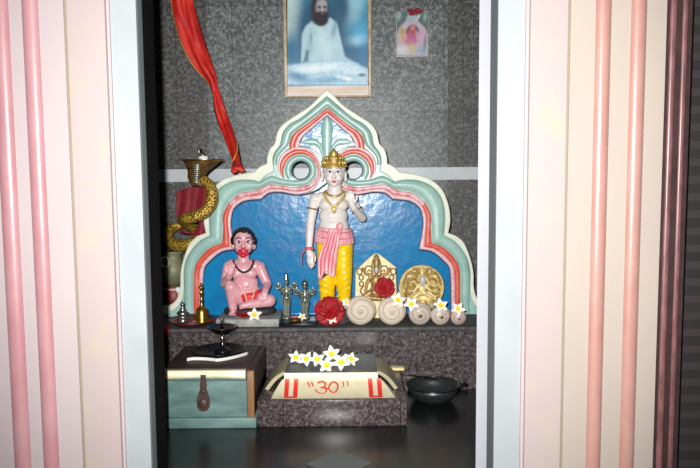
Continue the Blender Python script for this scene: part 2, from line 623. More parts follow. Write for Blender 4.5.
# granite plinth with a thin nosing that carries the shrine
bm = bmesh.new()
box(bm, XL, XR, Ys, Yw + 0.01, 0.0, zs - 0.006)
struct(bm_obj('trim_2', bm, 'plinth_granite', smooth=False))
struct(boxo('trim_3', XL, XR, Ys - 0.006, Yw + 0.01, zs - 0.014, zs, 'dark_stone', bev=0.003))


# ---- the doorway, its white frame and the painted pilasters
def X(px, Y, py=234):
    return P(px, py, Y).x


ZB, ZT = -0.75, 1.9


def vert_prism(name, prof, m, z0=ZB, z1=ZT, smooth=False):
    """prof: closed polygon of (x, y); one upright piece"""
    bm = bmesh.new()
    a = [bm.verts.new((x, y, z0)) for x, y in prof]
    b = [bm.verts.new((x, y, z1)) for x, y in prof]
    n = len(prof)
    bm.faces.new(a); bm.faces.new(b)
    for i in range(n):
        j = (i + 1) % n
        bm.faces.new((a[i], a[j], b[j], b[i]))
    return bm_obj(name, bm, m, None, None, smooth, math.radians(40))


def roll_prof(x0, x1, y, back=0.02, n=12, k=1.0):
    c = (x0 + x1) / 2; r = (x1 - x0) / 2
    pr = [(c - r * math.cos(PI * i / n), y - r * k * math.sin(PI * i / n)) for i in range(n + 1)]
    return pr + [(x1, y + back), (x0, y + back)]


YJ, YP = 1.30, 1.285
# left side
xq0 = X(143.5, YJ)
struct(vert_prism('trim_4', [(X(116, YJ), YJ), (X(143.5, YJ), YJ), (X(143.5, YJ), YJ + 0.05), (X(116, YJ), YJ + 0.05)][:2] + [(xq0, YJ + 0.0095), (xq0 - 0.022, YJ + 0.0095), (xq0 - 0.022, YJ + 0.05), (X(116, YJ), YJ + 0.05)], 'jamb_white'))
xq = X(143.5, YJ)
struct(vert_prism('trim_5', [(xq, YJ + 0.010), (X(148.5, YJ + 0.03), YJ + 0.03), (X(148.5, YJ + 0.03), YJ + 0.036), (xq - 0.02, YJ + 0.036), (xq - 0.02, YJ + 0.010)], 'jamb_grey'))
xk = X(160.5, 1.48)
struct(vert_prism('trim_6', [(XL - 0.08, YJ + 0.052), (xq - 0.018, YJ + 0.052), (xq - 0.018, YJ + 0.037), (X(149.5, YJ + .037), YJ + 0.037), (xk, 1.46), (xk, 1.48), (XL - 0.08, 1.48)], 'inner_shade_black'))  # black strip drawn where the left jamb's shadow falls
parts = []


def flat(name, p0, p1, Y, m, depth=0.06):
    return struct(vert_prism(name, [(X(p0, Y), Y), (X(p1, Y), Y), (X(p1, Y), Y + depth), (X(p0, Y), Y + depth)], m))


flat('trim_7', 76, 113, YP, 'pilaster_panel', 0.07)
flat('trim_8', 109.5, 117.5, YP + 0.010, 'groove_rose', 0.07)
flat('trim_9', 72.5, 76.5, YP + 0.006, 'groove_olive', 0.07)
flat('trim_10', -70, 73, YP + 0.002, 'pilaster_flat_left', 0.07)
for i, (a, b) in enumerate(((32, 48.5), (2, 19.5), (-34, -16))):
    struct(vert_prism('trim_%d' % (11 + i), roll_prof(X(a, YP), X(b, YP), YP + 0.004, k=0.8), 'pilaster_roll_left', smooth=True))
# right side
struct(vert_prism('door_1', [(X(477.6, 1.40), 1.40), (X(488.6, 1.40), 1.40), (X(488.6, 1.40), 1.44), (X(520, 1.46), 1.46), (X(520, 1.46), 1.52), (X(477.8, 1.52), 1.52)], 'leaf_white'))
struct(vert_prism('trim_14', [(X(496, YJ), YJ), (X(525, YJ), YJ), (X(525, YJ), YJ + 0.05), (X(496, YJ), YJ + 0.05)], 'jamb_white'))
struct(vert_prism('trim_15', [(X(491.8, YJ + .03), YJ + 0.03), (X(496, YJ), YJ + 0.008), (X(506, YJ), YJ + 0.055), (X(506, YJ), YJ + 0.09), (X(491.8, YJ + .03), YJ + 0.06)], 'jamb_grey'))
flat('trim_16', 527.5, 564, YP, 'pilaster_panel', 0.07)
flat('trim_17', 523, 528.5, YP + 0.010, 'groove_rose', 0.07)
flat('trim_18', 563.5, 567, YP + 0.006, 'groove_olive', 0.07)
flat('trim_19', 566.5, 660, YP + 0.002, 'pilaster_flat_right', 0.07)
for i, (a, b) in enumerate(((591, 606.5), (625.5, 641))):
    struct(vert_prism('trim_%d' % (20 + i), roll_prof(X(a, YP), X(b, YP), YP + 0.004, k=0.8), 'pilaster_roll_right', smooth=True))
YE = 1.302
flat('trim_22', 655, 685, YE, 'edge_shade_brown', 0.078)  # shaded outer edge of the column, its darkness painted on
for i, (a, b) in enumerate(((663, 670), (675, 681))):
    struct(vert_prism('trim_%d' % (23 + i), roll_prof(X(a, YE), X(b, YE), YE + 0.002, k=0.8), 'edge_roll_shaded', smooth=True))
struct(boxo('wall_front', X(640, 1.385), 1.6, 1.383, 1.397, ZB, ZT, 'dark_courses'))
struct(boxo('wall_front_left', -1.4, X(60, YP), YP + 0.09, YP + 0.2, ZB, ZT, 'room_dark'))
struct(boxo('floor_room', -1.6, 1.6, -1.0, 1.36, ZB - 0.05, ZB, 'plaster_dark'))
struct(boxo('wall_step', XL - 0.1, XR + 0.1, 1.36, 1.46, ZB, -0.06, 'dark_stone'))

# ================================================================== THE PAINTED ARCH
Or = [(327, 89), (335.5, 97), (344.4, 106), (358, 115), (370, 123), (376.6, 131.4), (379.6, 143.3), (384.5, 149), (387, 157), (387.5, 163.5),
      (394, 166.5), (400, 172), (414, 174), (431, 179.5), (443, 190.6), (449, 206), (450.5, 221), (448.5, 233), (457, 236.5), (464.5, 243.5),
      (470.5, 258), (473.7, 272.7), (474, 286), (475.5, 294), (479, 301), (486, 306), (494, 308)]
Oc = [0, 9, 11, 17]
Cr = [(327, 96), (337.7, 105), (352, 117), (364, 124), (371.4, 133), (374, 144.5), (379, 151.5), (381.5, 159), (380.5, 171),
      (388, 175), (394.5, 181.5), (404, 179.5), (419, 180.4), (433, 187), (442, 199), (445, 214.6), (444, 235), (455.6, 242),
      (466, 255.6), (470.0, 270.6), (470, 287.7), (471.5, 298), (477, 307), (486, 312), (494, 313.5)]
Cc = [0, 8, 10, 16]
Br = [(327, 183), (337, 190), (349, 194), (361, 194.2), (373, 192), (385, 193), (392.7, 199), (402, 199.7), (411, 201.5), (420, 208.6), (423, 221), (422, 233), (419, 249),
      (432, 251.6), (444, 261), (450, 271), (451, 300), (451, 320)]
Bc = [0, 6, 12]


def outline(pts, corners, n=5):
    h = catmull(pts, n, corners=corners)
    return mir(h[::-1])[:-1] + h


YB = 322                                            # photo line a little below the shelf top at the arch's depth
zb_arch = zs


def arch_w(p, Y):
    w = P(p[0], p[1], Ya)
    w.z = max(w.z, zs)
    return w


arch = thing('shrine_arch', 'large scalloped arch painted blue, green and red, with scrolls and a pointed top', 'arch', (P(327, 300, Ya).x, Ya, zs))
Ol = outline(Or, Oc); Cl = outline(Cr, Cc); Bl = outline(Br, Bc)
hole = [(353.5 + 9 * math.cos(2 * PI * k / 28), 170.3 + 9 * math.sin(2 * PI * k / 28)) for k in range(28)]
holeL = mir(hole)[::-1]
polyO = Ol + [(496, YB), (451, YB)] + Bl[::-1][1:-1] + [(MX - 451, YB), (MX - 496, YB)]
polyC = Cl + [(496, YB), (451, YB)] + Bl[::-1][1:-1] + [(MX - 451, YB), (MX - 496, YB)]
link('cream_border', fill2d([polyO, hole, holeL], 0.040, 0.003, Ya, arch_w), 'cream_paint', arch)
link('green_body', fill2d([polyC, hole, holeL], 0.010, 0.003, Ya - 0.007, arch_w), 'green_paint', arch)
polyB = [(x + (3 if x > 327 else -3) * (1 if y > 200 else 0.3), y - 2) for x, y in Bl] + [(455, YB), (MX - 455, YB)]
link('blue_panel', fill2d([polyB], 0.014, 0.0, Ya + 0.014, arch_w), 'blue_paint', arch)

ctr = (353.5, 170.3)


def polar(r, deg):
    return (ctr[0] + r * math.cos(math.radians(deg)), ctr[1] + r * math.sin(math.radians(deg)))


green_k = [(470, 314, 460.5, 314), (470, 287.7, 460.5, 290), (470, 270.6, 460, 271), (466, 255.6, 454.5, 258), (455.6, 242, 443, 247), (444, 235, 432, 243),
           (445, 214.6, 431, 225), (442, 199, 429, 210), (433, 187, 422, 198.5), (419, 180.4, 412, 192.5), (404, 179.5, 401, 190.6), (394.5, 181.5, 394, 189),
           (383, 175.5, 384, 184), (372, 178.5, 372, 185.3), (362, 180.0, 361, 186.2)]
for dg_ in range(90, 400, 22):
    green_k.append((*polar(9.2, dg_), *polar(16, dg_)))
red_k = [(460.5, 314, 451, 314), (460.5, 300, 451, 300), (460, 271, 450, 271), (454.5, 258, 444, 261), (443, 247, 432, 251.6), (432, 243, 419, 249),
         (431, 228, 422, 233), (431, 214.6, 423, 221), (425, 202, 420, 208.6), (414, 193, 411, 201.5), (401, 190.6, 402, 199.7), (393.5, 188.5, 392.7, 199),
         (385, 184, 385, 193), (371.4, 185.4, 373, 192), (361, 186.7, 361, 194.2)]
for dg_, ra, rb in ((90, 16, 24), (120, 16, 23.5), (150, 16, 22), (180, 16, 20.5), (205, 16, 20.8), (230, 16, 22), (250, 16, 23), (270, 16, 23.5), (290, 16, 24.2), (312, 16, 24.5),
                    (330, 16, 24.3), (346, 16.3, 23.5), (362, 16.8, 22), (378, 17.4, 20), (388, 18, 18.6)):
    red_k.append((*polar(ra, dg_), *polar(rb, dg_)))
onion_g = [(381.5, 165, 377, 165), (381.5, 159, 376, 157), (379, 151.5, 371, 151), (374, 144.5, 364.5, 144), (371.4, 133, 361, 134), (364, 124, 356, 130), (352, 117, 347, 123), (337.7, 105, 335.5, 114.5), (327, 96, 327, 107.4)]
onion_r = [(365, 149.5, 355, 147), (364.5, 143, 354, 142), (361, 134, 350.5, 136), (352, 127, 344.4, 130.6), (338.5, 117, 334, 121.6), (327, 107.4, 327, 115.7)]
YG = Ya - 0.007
bm = bmesh.new()
for kk in (green_k, mir(green_k)):
    band(bm, kk, (5, 11), 6, YG, 0.0075, pw=0.75)
full = onion_g + mir(onion_g)[::-1][1:]
band(bm, full, (len(onion_g) - 1,), 6, YG, 0.0075, pw=0.75)
bm_obj('green_moulding', bm, 'green_paint', arch)
bm = bmesh.new(); bm2 = bmesh.new()
fr = onion_r + mir(onion_r)[::-1][1:]
bm3 = bmesh.new()
for kk, cc in ((red_k, (5, 11)), (mir(red_k), (5, 11)), (fr, (len(onion_r) - 1,))):
    if kk is fr:
        band(bm, kk, cc, 6, YG, 0.0075, 0.0, 0.62, pw=0.4)
    else:
        band(bm, kk[:9], (5,), 6, YG, 0.0075, 0.0, 0.62, pw=0.4)
        band(bm3, kk[8:20], (3,), 6, YG, 0.0074, 0.0, 0.62, pw=0.4)
        band(bm, kk[19:], (), 6, YG, 0.0075, 0.0, 0.72, pw=0.4)
    band(bm2, kk, cc, 6, YG, 0.0070, 0.56, 1.02, pw=0.4)
bm_obj('red_stripe', bm, 'red_paint', arch)
bm_obj('mottled_stripe', bm3, 'mottled_pink', arch)
bm_obj('pink_stripe', bm2, 'pink_paint', arch)
# navy line painted as the shade in the groove between pink stripe and blue
bm = bmesh.new()
tube(bm, [P(x, y + 0.6, YG + 0.001) for x, y in Bl if y < 312], 0.0022, 8)
inner = catmull([(353.7, 143), (350.5, 136), (344.4, 130.6), (334, 121.6), (327, 115.7)], 6, corners=(4,))
tube(bm, [P(x, y, YG - 0.001) for x, y in inner + mir(inner)[::-1][1:]], 0.0018, 8)
for s in (0, 1):
    arc = [polar(24.2, d) for d in range(205, 316, 8)]
    if s:
        arc = mir(arc)
    tube(bm, [P(x, y, YG - 0.001) for x, y in arc], 0.0015, 8)
    ring = [polar(9.0, d) for d in range(0, 360, 12)]
    if s:
        ring = mir(ring)
    tube(bm, [P(x, y, YG - 0.002) for x, y in ring], 0.0014, 8, closed=True)
bm_obj('dark_outline', bm, 'groove_shade', arch)
# blue heart of the pointed top with its three green leaves
hp = [(327, 114), (334, 120.5), (344.4, 129.6), (351, 135.5), (354.5, 143), (346, 147), (337, 153), (331.5, 163), (327, 168)]
hp = hp + mir(hp)[::-1][1:-1]
link('blue_inset', fill2d([hp], 0.006, 0.0, YG - 0.0015, arch_w), 'blue_paint', arch)
YL = YG - 0.0015
bm = bmesh.new()
band(bm, [(329.5, 118, 324.5, 118), (333.2, 125, 320.8, 125), (332.8, 138, 321.2, 138), (332, 150, 322, 150), (333, 164, 321, 164)], (), 6, YL, 0.008)
leaf = [(353, 142, 352, 143.5), (346, 138.4, 345, 145), (338, 138.6, 337.5, 146.5), (333, 143, 334, 152), (330, 152, 331, 162)]
band(bm, leaf, (), 6, YL, 0.006)
band(bm, mir(leaf), (), 6, YL, 0.006)
bm_obj('green_leaves', bm, 'green_paint', arch)


# ================================================================== STATUES
def tubeline(bm, pts, r, n=6, seg=8):
    q = catmull([tuple(p) for p in pts], n)
    return tube(bm, q, r, seg)


def standing_statue():
    Y0 = 2.085
    s = Y0 / F * 1.01

    def J(x, y, d=0.0):
        return P(x, y, Y0 + d)
    t = thing('deity_statue', 'tall white marble standing statue with gold crown, yellow garment and pink sash', 'statue', (J(335, 300).x, Y0, zs))
    Zfoot = J(335, 307).z
    bm = bmesh.new()
    C = lambda a, b, ra, rb: capsule(bm, a, b, ra * s, rb * s)
    E = lambda c, r, rot=None: ellip(bm, c, tuple(k * s for k in r), rot)
    # head: cranium, jaw, nose, chin, ears
    E(J(334, 168), (11.6, 12, 12.5)); E(J(334, 177, -0.006), (9.2, 9, 9.5)); E(J(334, 174, -0.004), (10.4, 9.5, 10.5))
    E(J(334, 184.2, -0.021), (3.4, 3.0, 2.6))
    C(J(334, 171.5, -0.036), J(334, 177.3, -0.0415), 1.05, 1.7)
    E(J(332.6, 177.6, -0.037), (1.2, 1.2, 1.0)); E(J(335.4, 177.6, -0.037), (1.2, 1.2, 1.0))
    for sg in (-1, 1):
        E(J(334 + sg * 11.6, 175, 0.004), (1.6, 2.6, 4.2)); E(J(334 + sg * 11.8, 179.5, 0.003), (1.4, 1.6, 2.0))
        E(J(334 + sg * 4.6, 178, -0.028), (3.4, 2.2, 3.2))
        E(J(334 + sg * 4.2, 169.2, -0.030), (3.6, 1.8, 1.2))
    # neck, chest, belly
    C(J(334.5, 183, 0.004), J(334.5, 196, 0.006), 7.0, 7.4)
    E(J(333.5, 203, 0.004), (15.5, 10.5, 11.5)); E(J(327, 205, -0.012), (8, 6.5, 6.5)); E(J(340.5, 205, -0.012), (8, 6.5, 6.5))
    C(J(322, 197.5, 0.006), J(346, 197, 0.006), 6.0, 6.0)
    E(J(333.5, 216, 0.0), (14.2, 10.5, 12)); E(J(334, 226, -0.003), (14.8, 11, 11)); E(J(334, 236), (16, 11.5, 10))
    E(J(334, 224.5, -0.031), (0.8, 0.8, 0.8))
    # viewer's left arm hanging
    E(J(315.5, 199, 0.004), (6.4, 6.2, 6.2))
    C(J(314.5, 200, 0.004), J(310.5, 222, 0.002), 5.6, 4.4); C(J(310.5, 222, 0.002), J(309, 248, -0.02), 4.5, 3.1)
    C(J(309, 248, -0.02), J(310, 255, -0.024), 3.0, 3.6)
    E(J(310.5, 256, -0.025), (3.6, 2.4, 4.6))
    for k, (dx, ln, dd) in enumerate(((-2.6, 8.0, 0.001), (-0.8, 9.6, -0.002), (1.0, 9.0, -0.003), (2.7, 7.2, -0.003))):
        a = J(310.4 + dx, 258.5, -0.025 + dd); b = J(310.9 + dx * 0.95, 258.5 + ln * 0.55, -0.027 + dd); c = J(311.6 + dx * 0.9, 258.5 + ln, -0.022 + dd)
        C(a, b, 1.15, 1.05); C(b, c, 1.05, 0.8)
    C(J(313, 253, -0.028), J(315.2, 257.5, -0.034), 1.4, 1.15); C(J(315.2, 257.5, -0.034), J(315.2, 261.5, -0.034), 1.1, 0.85)
    # viewer's right arm: elbow low, forearm raised, open palm towards the viewer
    E(J(349.5, 199, 0.004), (6.2, 6.0, 6.2))
    C(J(350.5, 200, 0.004), J(362, 217.5, -0.004), 5.6, 4.5); C(J(362, 217.5, -0.004), J(353.5, 207.5, -0.056), 4.6, 3.2)
    C(J(353.5, 207.5, -0.056), J(351.5, 203, -0.060), 3.1, 3.4)
    E(J(351.2, 201.2, -0.060), (3.9, 2.4, 4.4))
    for dx, ln in ((-3.0, 6.6), (-1.1, 8.4), (0.9, 8.8), (2.8, 7.2)):
        a = J(350.9 + dx, 199.5, -0.060); b = J(350.3 + dx * 1.15, 199.5 - ln * 0.55, -0.0625); c = J(349.9 + dx * 1.2, 199.5 - ln, -0.058)
        C(a, b, 1.2, 1.1); C(b, c, 1.1, 0.8)
    C(J(354, 203, -0.062), J(356.8, 199, -0.066), 1.4, 1.2); C(J(356.8, 199, -0.066), J(357.4, 195.6, -0.065), 1.15, 0.85)
    # legs under the garment and feet with toes
    C(J(326, 240), J(326.5, 303), 8, 5); C(J(343, 240), J(344.5, 303), 8, 5)
    for fx, dx in ((326.5, -2.0), (345, 2.0)):
        C(J(fx, 304.5, 0.006), J(fx + dx * .6, 306, -0.020), 3.6, 3.4)
        for k in range(5):
            w = (k - 2) * 1.55 * (1 if dx > 0 else -1)
            C(J(fx + dx * .6 + w, 306.5, -0.024), J(fx + dx + w * 1.1, 307.0, -0.036 + abs(k - 1) * 0.0017), 1.2, 0.95)
    body = link('body', fuse(bm, 0.0017, 4), 'marble', t)
    # face paint
    for sg in (-1, 1):
        bm = bmesh.new()
        ellip(bm, J(334 + sg * 4.3, 171.9, -0.0345), (2.6 * s, 0.9 * s, 1.15 * s))
        e = bm_obj('eye', bm, 'white_paint', body)
        bm = bmesh.new()
        ellip(bm, J(334 + sg * 4.2, 171.9, -0.0368), (1.1 * s, 0.5 * s, 1.0 * s))
        bm_obj('pupil', bm, 'dark_line', body)
        bm = bmesh.new()
        tubeline(bm, [J(334 + sg * 1.8, 172.2, -0.0368), J(334 + sg * 4.3, 170.7, -0.0382), J(334 + sg * 7.4, 172, -0.0335)], 0.28 * s)
        bm_obj('eyelid', bm, 'dark_line', body)
        bm = bmesh.new()
        tubeline(bm, [J(334 + sg * 2, 169.4, -0.039), J(334 + sg * 4.6, 168.1, -0.0385), J(334 + sg * 7.8, 169.3, -0.0335)], 0.34 * s)
        bm_obj('eyebrow', bm, 'dark_line', body)
    bm = bmesh.new()
    ellip(bm, J(334, 181.0, -0.0355), (2.5 * s, 1.0 * s, 0.65 * s)); ellip(bm, J(334, 182.2, -0.035), (2.0 * s, 1.0 * s, 0.7 * s))
    bm_obj('lips', bm, 'lip_red', body)
    bm = bmesh.new()
    ellip(bm, J(334, 166.6, -0.0385), (0.7 * s, 0.5 * s, 1.2 * s))
    bm_obj('forehead_mark', bm, 'lip_red', body)
    # gold crown
    bm = bmesh.new()
    c = J(334, 167.5, 0.001)
    lathe(bm, c, [(12.0 * s, -0.5 * s), (12.5 * s, 0.6 * s), (12.4 * s, 2.2 * s), (11.8 * s, 2.8 * s), (11.2 * s, 6 * s), (9.6 * s, 8.6 * s), (9.2 * s, 9 * s), (6.6 * s, 11.8 * s), (5.4 * s, 12.2 * s),
                  (4.2 * s, 13.6 * s), (4.4 * s, 14.4 * s), (2.4 * s, 16 * s), (2.2 * s, 17 * s), (0.6 * s, 18.6 * s), (0, 19 * s)], 36)
    cr = bm_obj('crown', bm, 'gold_paint', t)
    bm = bmesh.new()
    for k in range(18):
        a = 2 * PI * k / 18
        ellip(bm, c + Vector((math.cos(a) * 11.6 * s, math.sin(a) * 11.6 * s, 4.8 * s)), (1.4 * s, 1.4 * s, 2.3 * s), None, 10, 8)
        ellip(bm, c + Vector((math.cos(a) * 12.4 * s, math.sin(a) * 12.4 * s, 1.4 * s)), (0.9 * s,) * 3, None, 8, 6)
    for k in range(12):
        a = 2 * PI * (k + .5) / 12
        ellip(bm, c + Vector((math.cos(a) * 9.0 * s, math.sin(a) * 9.0 * s, 8.8 * s)), (1.4 * s, 1.4 * s, 2.3 * s), None, 10, 8)
    for k in range(8):
        a = 2 * PI * (k + .5) / 8
        ellip(bm, c + Vector((math.cos(a) * 5.3 * s, math.sin(a) * 5.3 * s, 12.2 * s)), (1.2 * s, 1.2 * s, 1.7 * s), None, 10, 8)
    bm_obj('crown_beads', bm, 'gold_paint', cr)
    bm = bmesh.new()
    ellip(bm, c + Vector((0, -11.6 * s, 6.5 * s)), (2.6 * s, 1.4 * s, 4.2 * s)); ellip(bm, c + Vector((0, -10 * s, 12.5 * s)), (2.0 * s, 1.2 * s, 3.4 * s))
    bm_obj('crown_jewel', bm, 'gold_light', cr)
    # jewellery
    bm = bmesh.new()
    tube(bm, catmull([tuple(J(*q)) for q in ((326.4, 191, 0.0), (328.5, 194.6, -0.021), (334.5, 196.3, -0.027), (340.4, 194.6, -0.021), (342.8, 191, 0.0), (334.5, 189, 0.026))], 8, closed=True), 1.0 * s, 8, closed=True)
    bm_obj('choker', bm, 'gold_paint', t)
    bm = bmesh.new()
    chain = catmull([tuple(J(*q)) for q in ((324.6, 192, 0.0), (325.6, 197.5, -0.027), (330, 203.5, -0.037), (334, 205.8, -0.0385), (338.5, 203.5, -0.037), (343.8, 197, -0.027), (345, 191.8, 0.0), (334.5, 190, 0.030))], 8, closed=True)
    tube(bm, chain, 1.35 * s, 8, closed=True)
    nk = bm_obj('necklace', bm, 'gold_light', t)
    bm = bmesh.new()
    ellip(bm, J(334, 209.5, -0.041), (2.6 * s, 1.4 * s, 3.2 * s)); ellip(bm, J(334, 212.6, -0.040), (1.2 * s, 1.0 * s, 1.4 * s))
    bm_obj('pendant', bm, 'gold_light', nk)
    for (c1, ax, r) in ((J(313, 208.5, 0.003), J(314.5, 200) - J(310.5, 222), 5.4), (J(357, 209.8, 0.001), J(350.5, 200) - J(362, 217.5), 5.5)):
        bm = bmesh.new()
        lathe(bm, c1, [(r * s, -0.8 * s), (r * s + .5 * s, -0.4 * s), (r * s + .5 * s, .4 * s), (r * s, 0.8 * s)], 24, ax)
        bm_obj('armlet', bm, 'gold_dark', t)
    bm = bmesh.new()
    lathe(bm, J(309, 248.5, -0.0205), [(3.4 * s, -1.6 * s), (4.4 * s, -1.2 * s), (4.6 * s, 0), (4.4 * s, 1.2 * s), (3.4 * s, 1.6 * s)], 24, Vector((0, 0.1, 1)))
    bg = bm_obj('wrist_thread', bm, 'sash_stripe', t)
    bm = bmesh.new()
    tubeline(bm, [J(306, 249.5, -0.028), J(302.5, 253, -0.03), J(301.5, 260, -0.026), J(302, 265, -0.026)], 0.4 * s)
    tubeline(bm, [J(311, 250, -0.034), J(314, 256, -0.036), J(313, 262, -0.036)], 0.45 * s)
    bm_obj('thread_end', bm, 'sash_stripe', bg)
    # yellow garment with folds
    bm = bmesh.new()
    C = lambda a, b, ra, rb: capsule(bm, a, b, ra * s, rb * s, 24)
    ellip(bm, J(334.5, 243), (18.2 * s, 12.5 * s, 9 * s))
    C(J(326.2, 247), J(326.8, 275, -0.004), 9.8, 9.0); C(J(326.8, 275, -0.004), J(327.2, 297, 0), 9.0, 7.4)
    C(J(343, 247), J(343.3, 275, -0.004), 10.0, 8.8); C(J(343.3, 275, -0.004), J(344.4, 297, 0), 8.8, 6.2)
    for k in range(7):                                # crosswise drape folds
        y = 254 + k * 6.3
        tubeline(bm, [J(319, y - 2, -0.014), J(324, y + 1, -0.0292), J(333, y + 5, -0.022)], 0.9 * s)
        tubeline(bm, [J(350.5, y - 4, -0.014), J(345, y, -0.0290), J(337, y + 5, -0.022)], 1.0 * s)
    g = link('garment', fuse(bm, 0.0015, 5), 'yellow_cloth', t)
    bm = bmesh.new()
    for fx, r in ((327.2, 7.4), (344.4, 6.3)):
        lathe(bm, J(fx, 299.6), [(r * .9 * s, -1.2 * s), (r * 1.04 * s, -0.8 * s), (r * 1.06 * s, 0.8 * s), (r * .9 * s, 1.2 * s)], 24)
    bm_obj('hem', bm, 'yellow_cloth', g)
    # pink sash
    bm = bmesh.new()
    for k in range(5):
        y = 229.0 + k * 3.0
        rx = (15.8, 16.8, 17.6, 18.2, 18.6)[k]
        pts = [tuple(J(334.4 + rx * math.cos(a), y + 1.8 * math.sin(a) * (1 if k % 2 else .4) + 1.0 * math.cos(a), 0) + Vector((0, -math.sin(a) * 12.6 * s, 0))) for a in [2 * PI * i / 28 for i in range(28)]]
        tube(bm, pts, 1.95 * s, 8, closed=True)
    sash = bm_obj('sash', bm, 'pink_cloth', t)
    bm = bmesh.new()
    rows = []
    NR, NC = 26, 40
    for i in range(NR + 1):
        v = i / NR
        y = 229 + v * 47
        row = []
        for k in range(NC + 1):
            u = k / NC
            xl = 330.5 - 12.0 * min(1, v * 1.6) ** .8; xr = 340.5 - 6.0 * v
            x = xl + (xr - xl) * u
            yy = y + (2.5 * math.sin(u * 9) * v if i > NR - 4 else 0) + 3 * (0.5 - u) * v
            row.append(bm.verts.new(J(x, yy, -0.0425 - 0.0035 * math.sin(u * PI) - 0.0022 * math.sin(u * PI * 9 + v * 1.2) + 0.003 * v)))
        rows.append(row)
    for A, B in zip(rows, rows[1:]):
        for k in range(NC):
            bm.faces.new((A[k], A[k + 1], B[k + 1], B[k]))
    thicken(bm, 0.0025)
    pn = bm_obj('sash_end', bm, 'pink_cloth', sash)
    bm = bmesh.new()
    for u in (0.12, 0.34, 0.57, 0.79, 0.93):
        pts = []
        for i in range(1, 20):
            v = i / 20
            xl = 330.5 - 12.0 * min(1, v * 1.6) ** .8; xr = 340.5 - 6.0 * v
            pts.append(J(xl + (xr - xl) * u, 229 + v * 47 + 3 * (.5 - u) * v, -0.0450 - 0.0035 * math.sin(u * PI) + 0.003 * v))
        tube(bm, pts, 0.5 * s, 6)
    bm_obj('sash_stripes', bm, 'sash_stripe', sash)
    bm = bmesh.new()
    ellip(bm, J(339.5, 226.5, -0.044), (3.4 * s, 2.6 * s, 4.2 * s), Euler((0, 0.5, 0))); ellip(bm, J(335.5, 231, -0.046), (3.0 * s, 2.2 * s, 2.6 * s))
    bm_obj('sash_knot', bm, 'pink_cloth', sash)
    # low base under the feet
    bm = bmesh.new()
    lathe(bm, Vector((J(335.5, 300).x, Y0 - 0.006, zs)), [(0.048, 0), (0.050, 0.004), (0.047, 0.012), (0.046, Zfoot - zs - 0.012), (0.045, Zfoot - zs - 0.007)], 32, None, 0.8)
    bm_obj('pedestal', bm, 'dark_stone', t)
    return t


standing_statue()


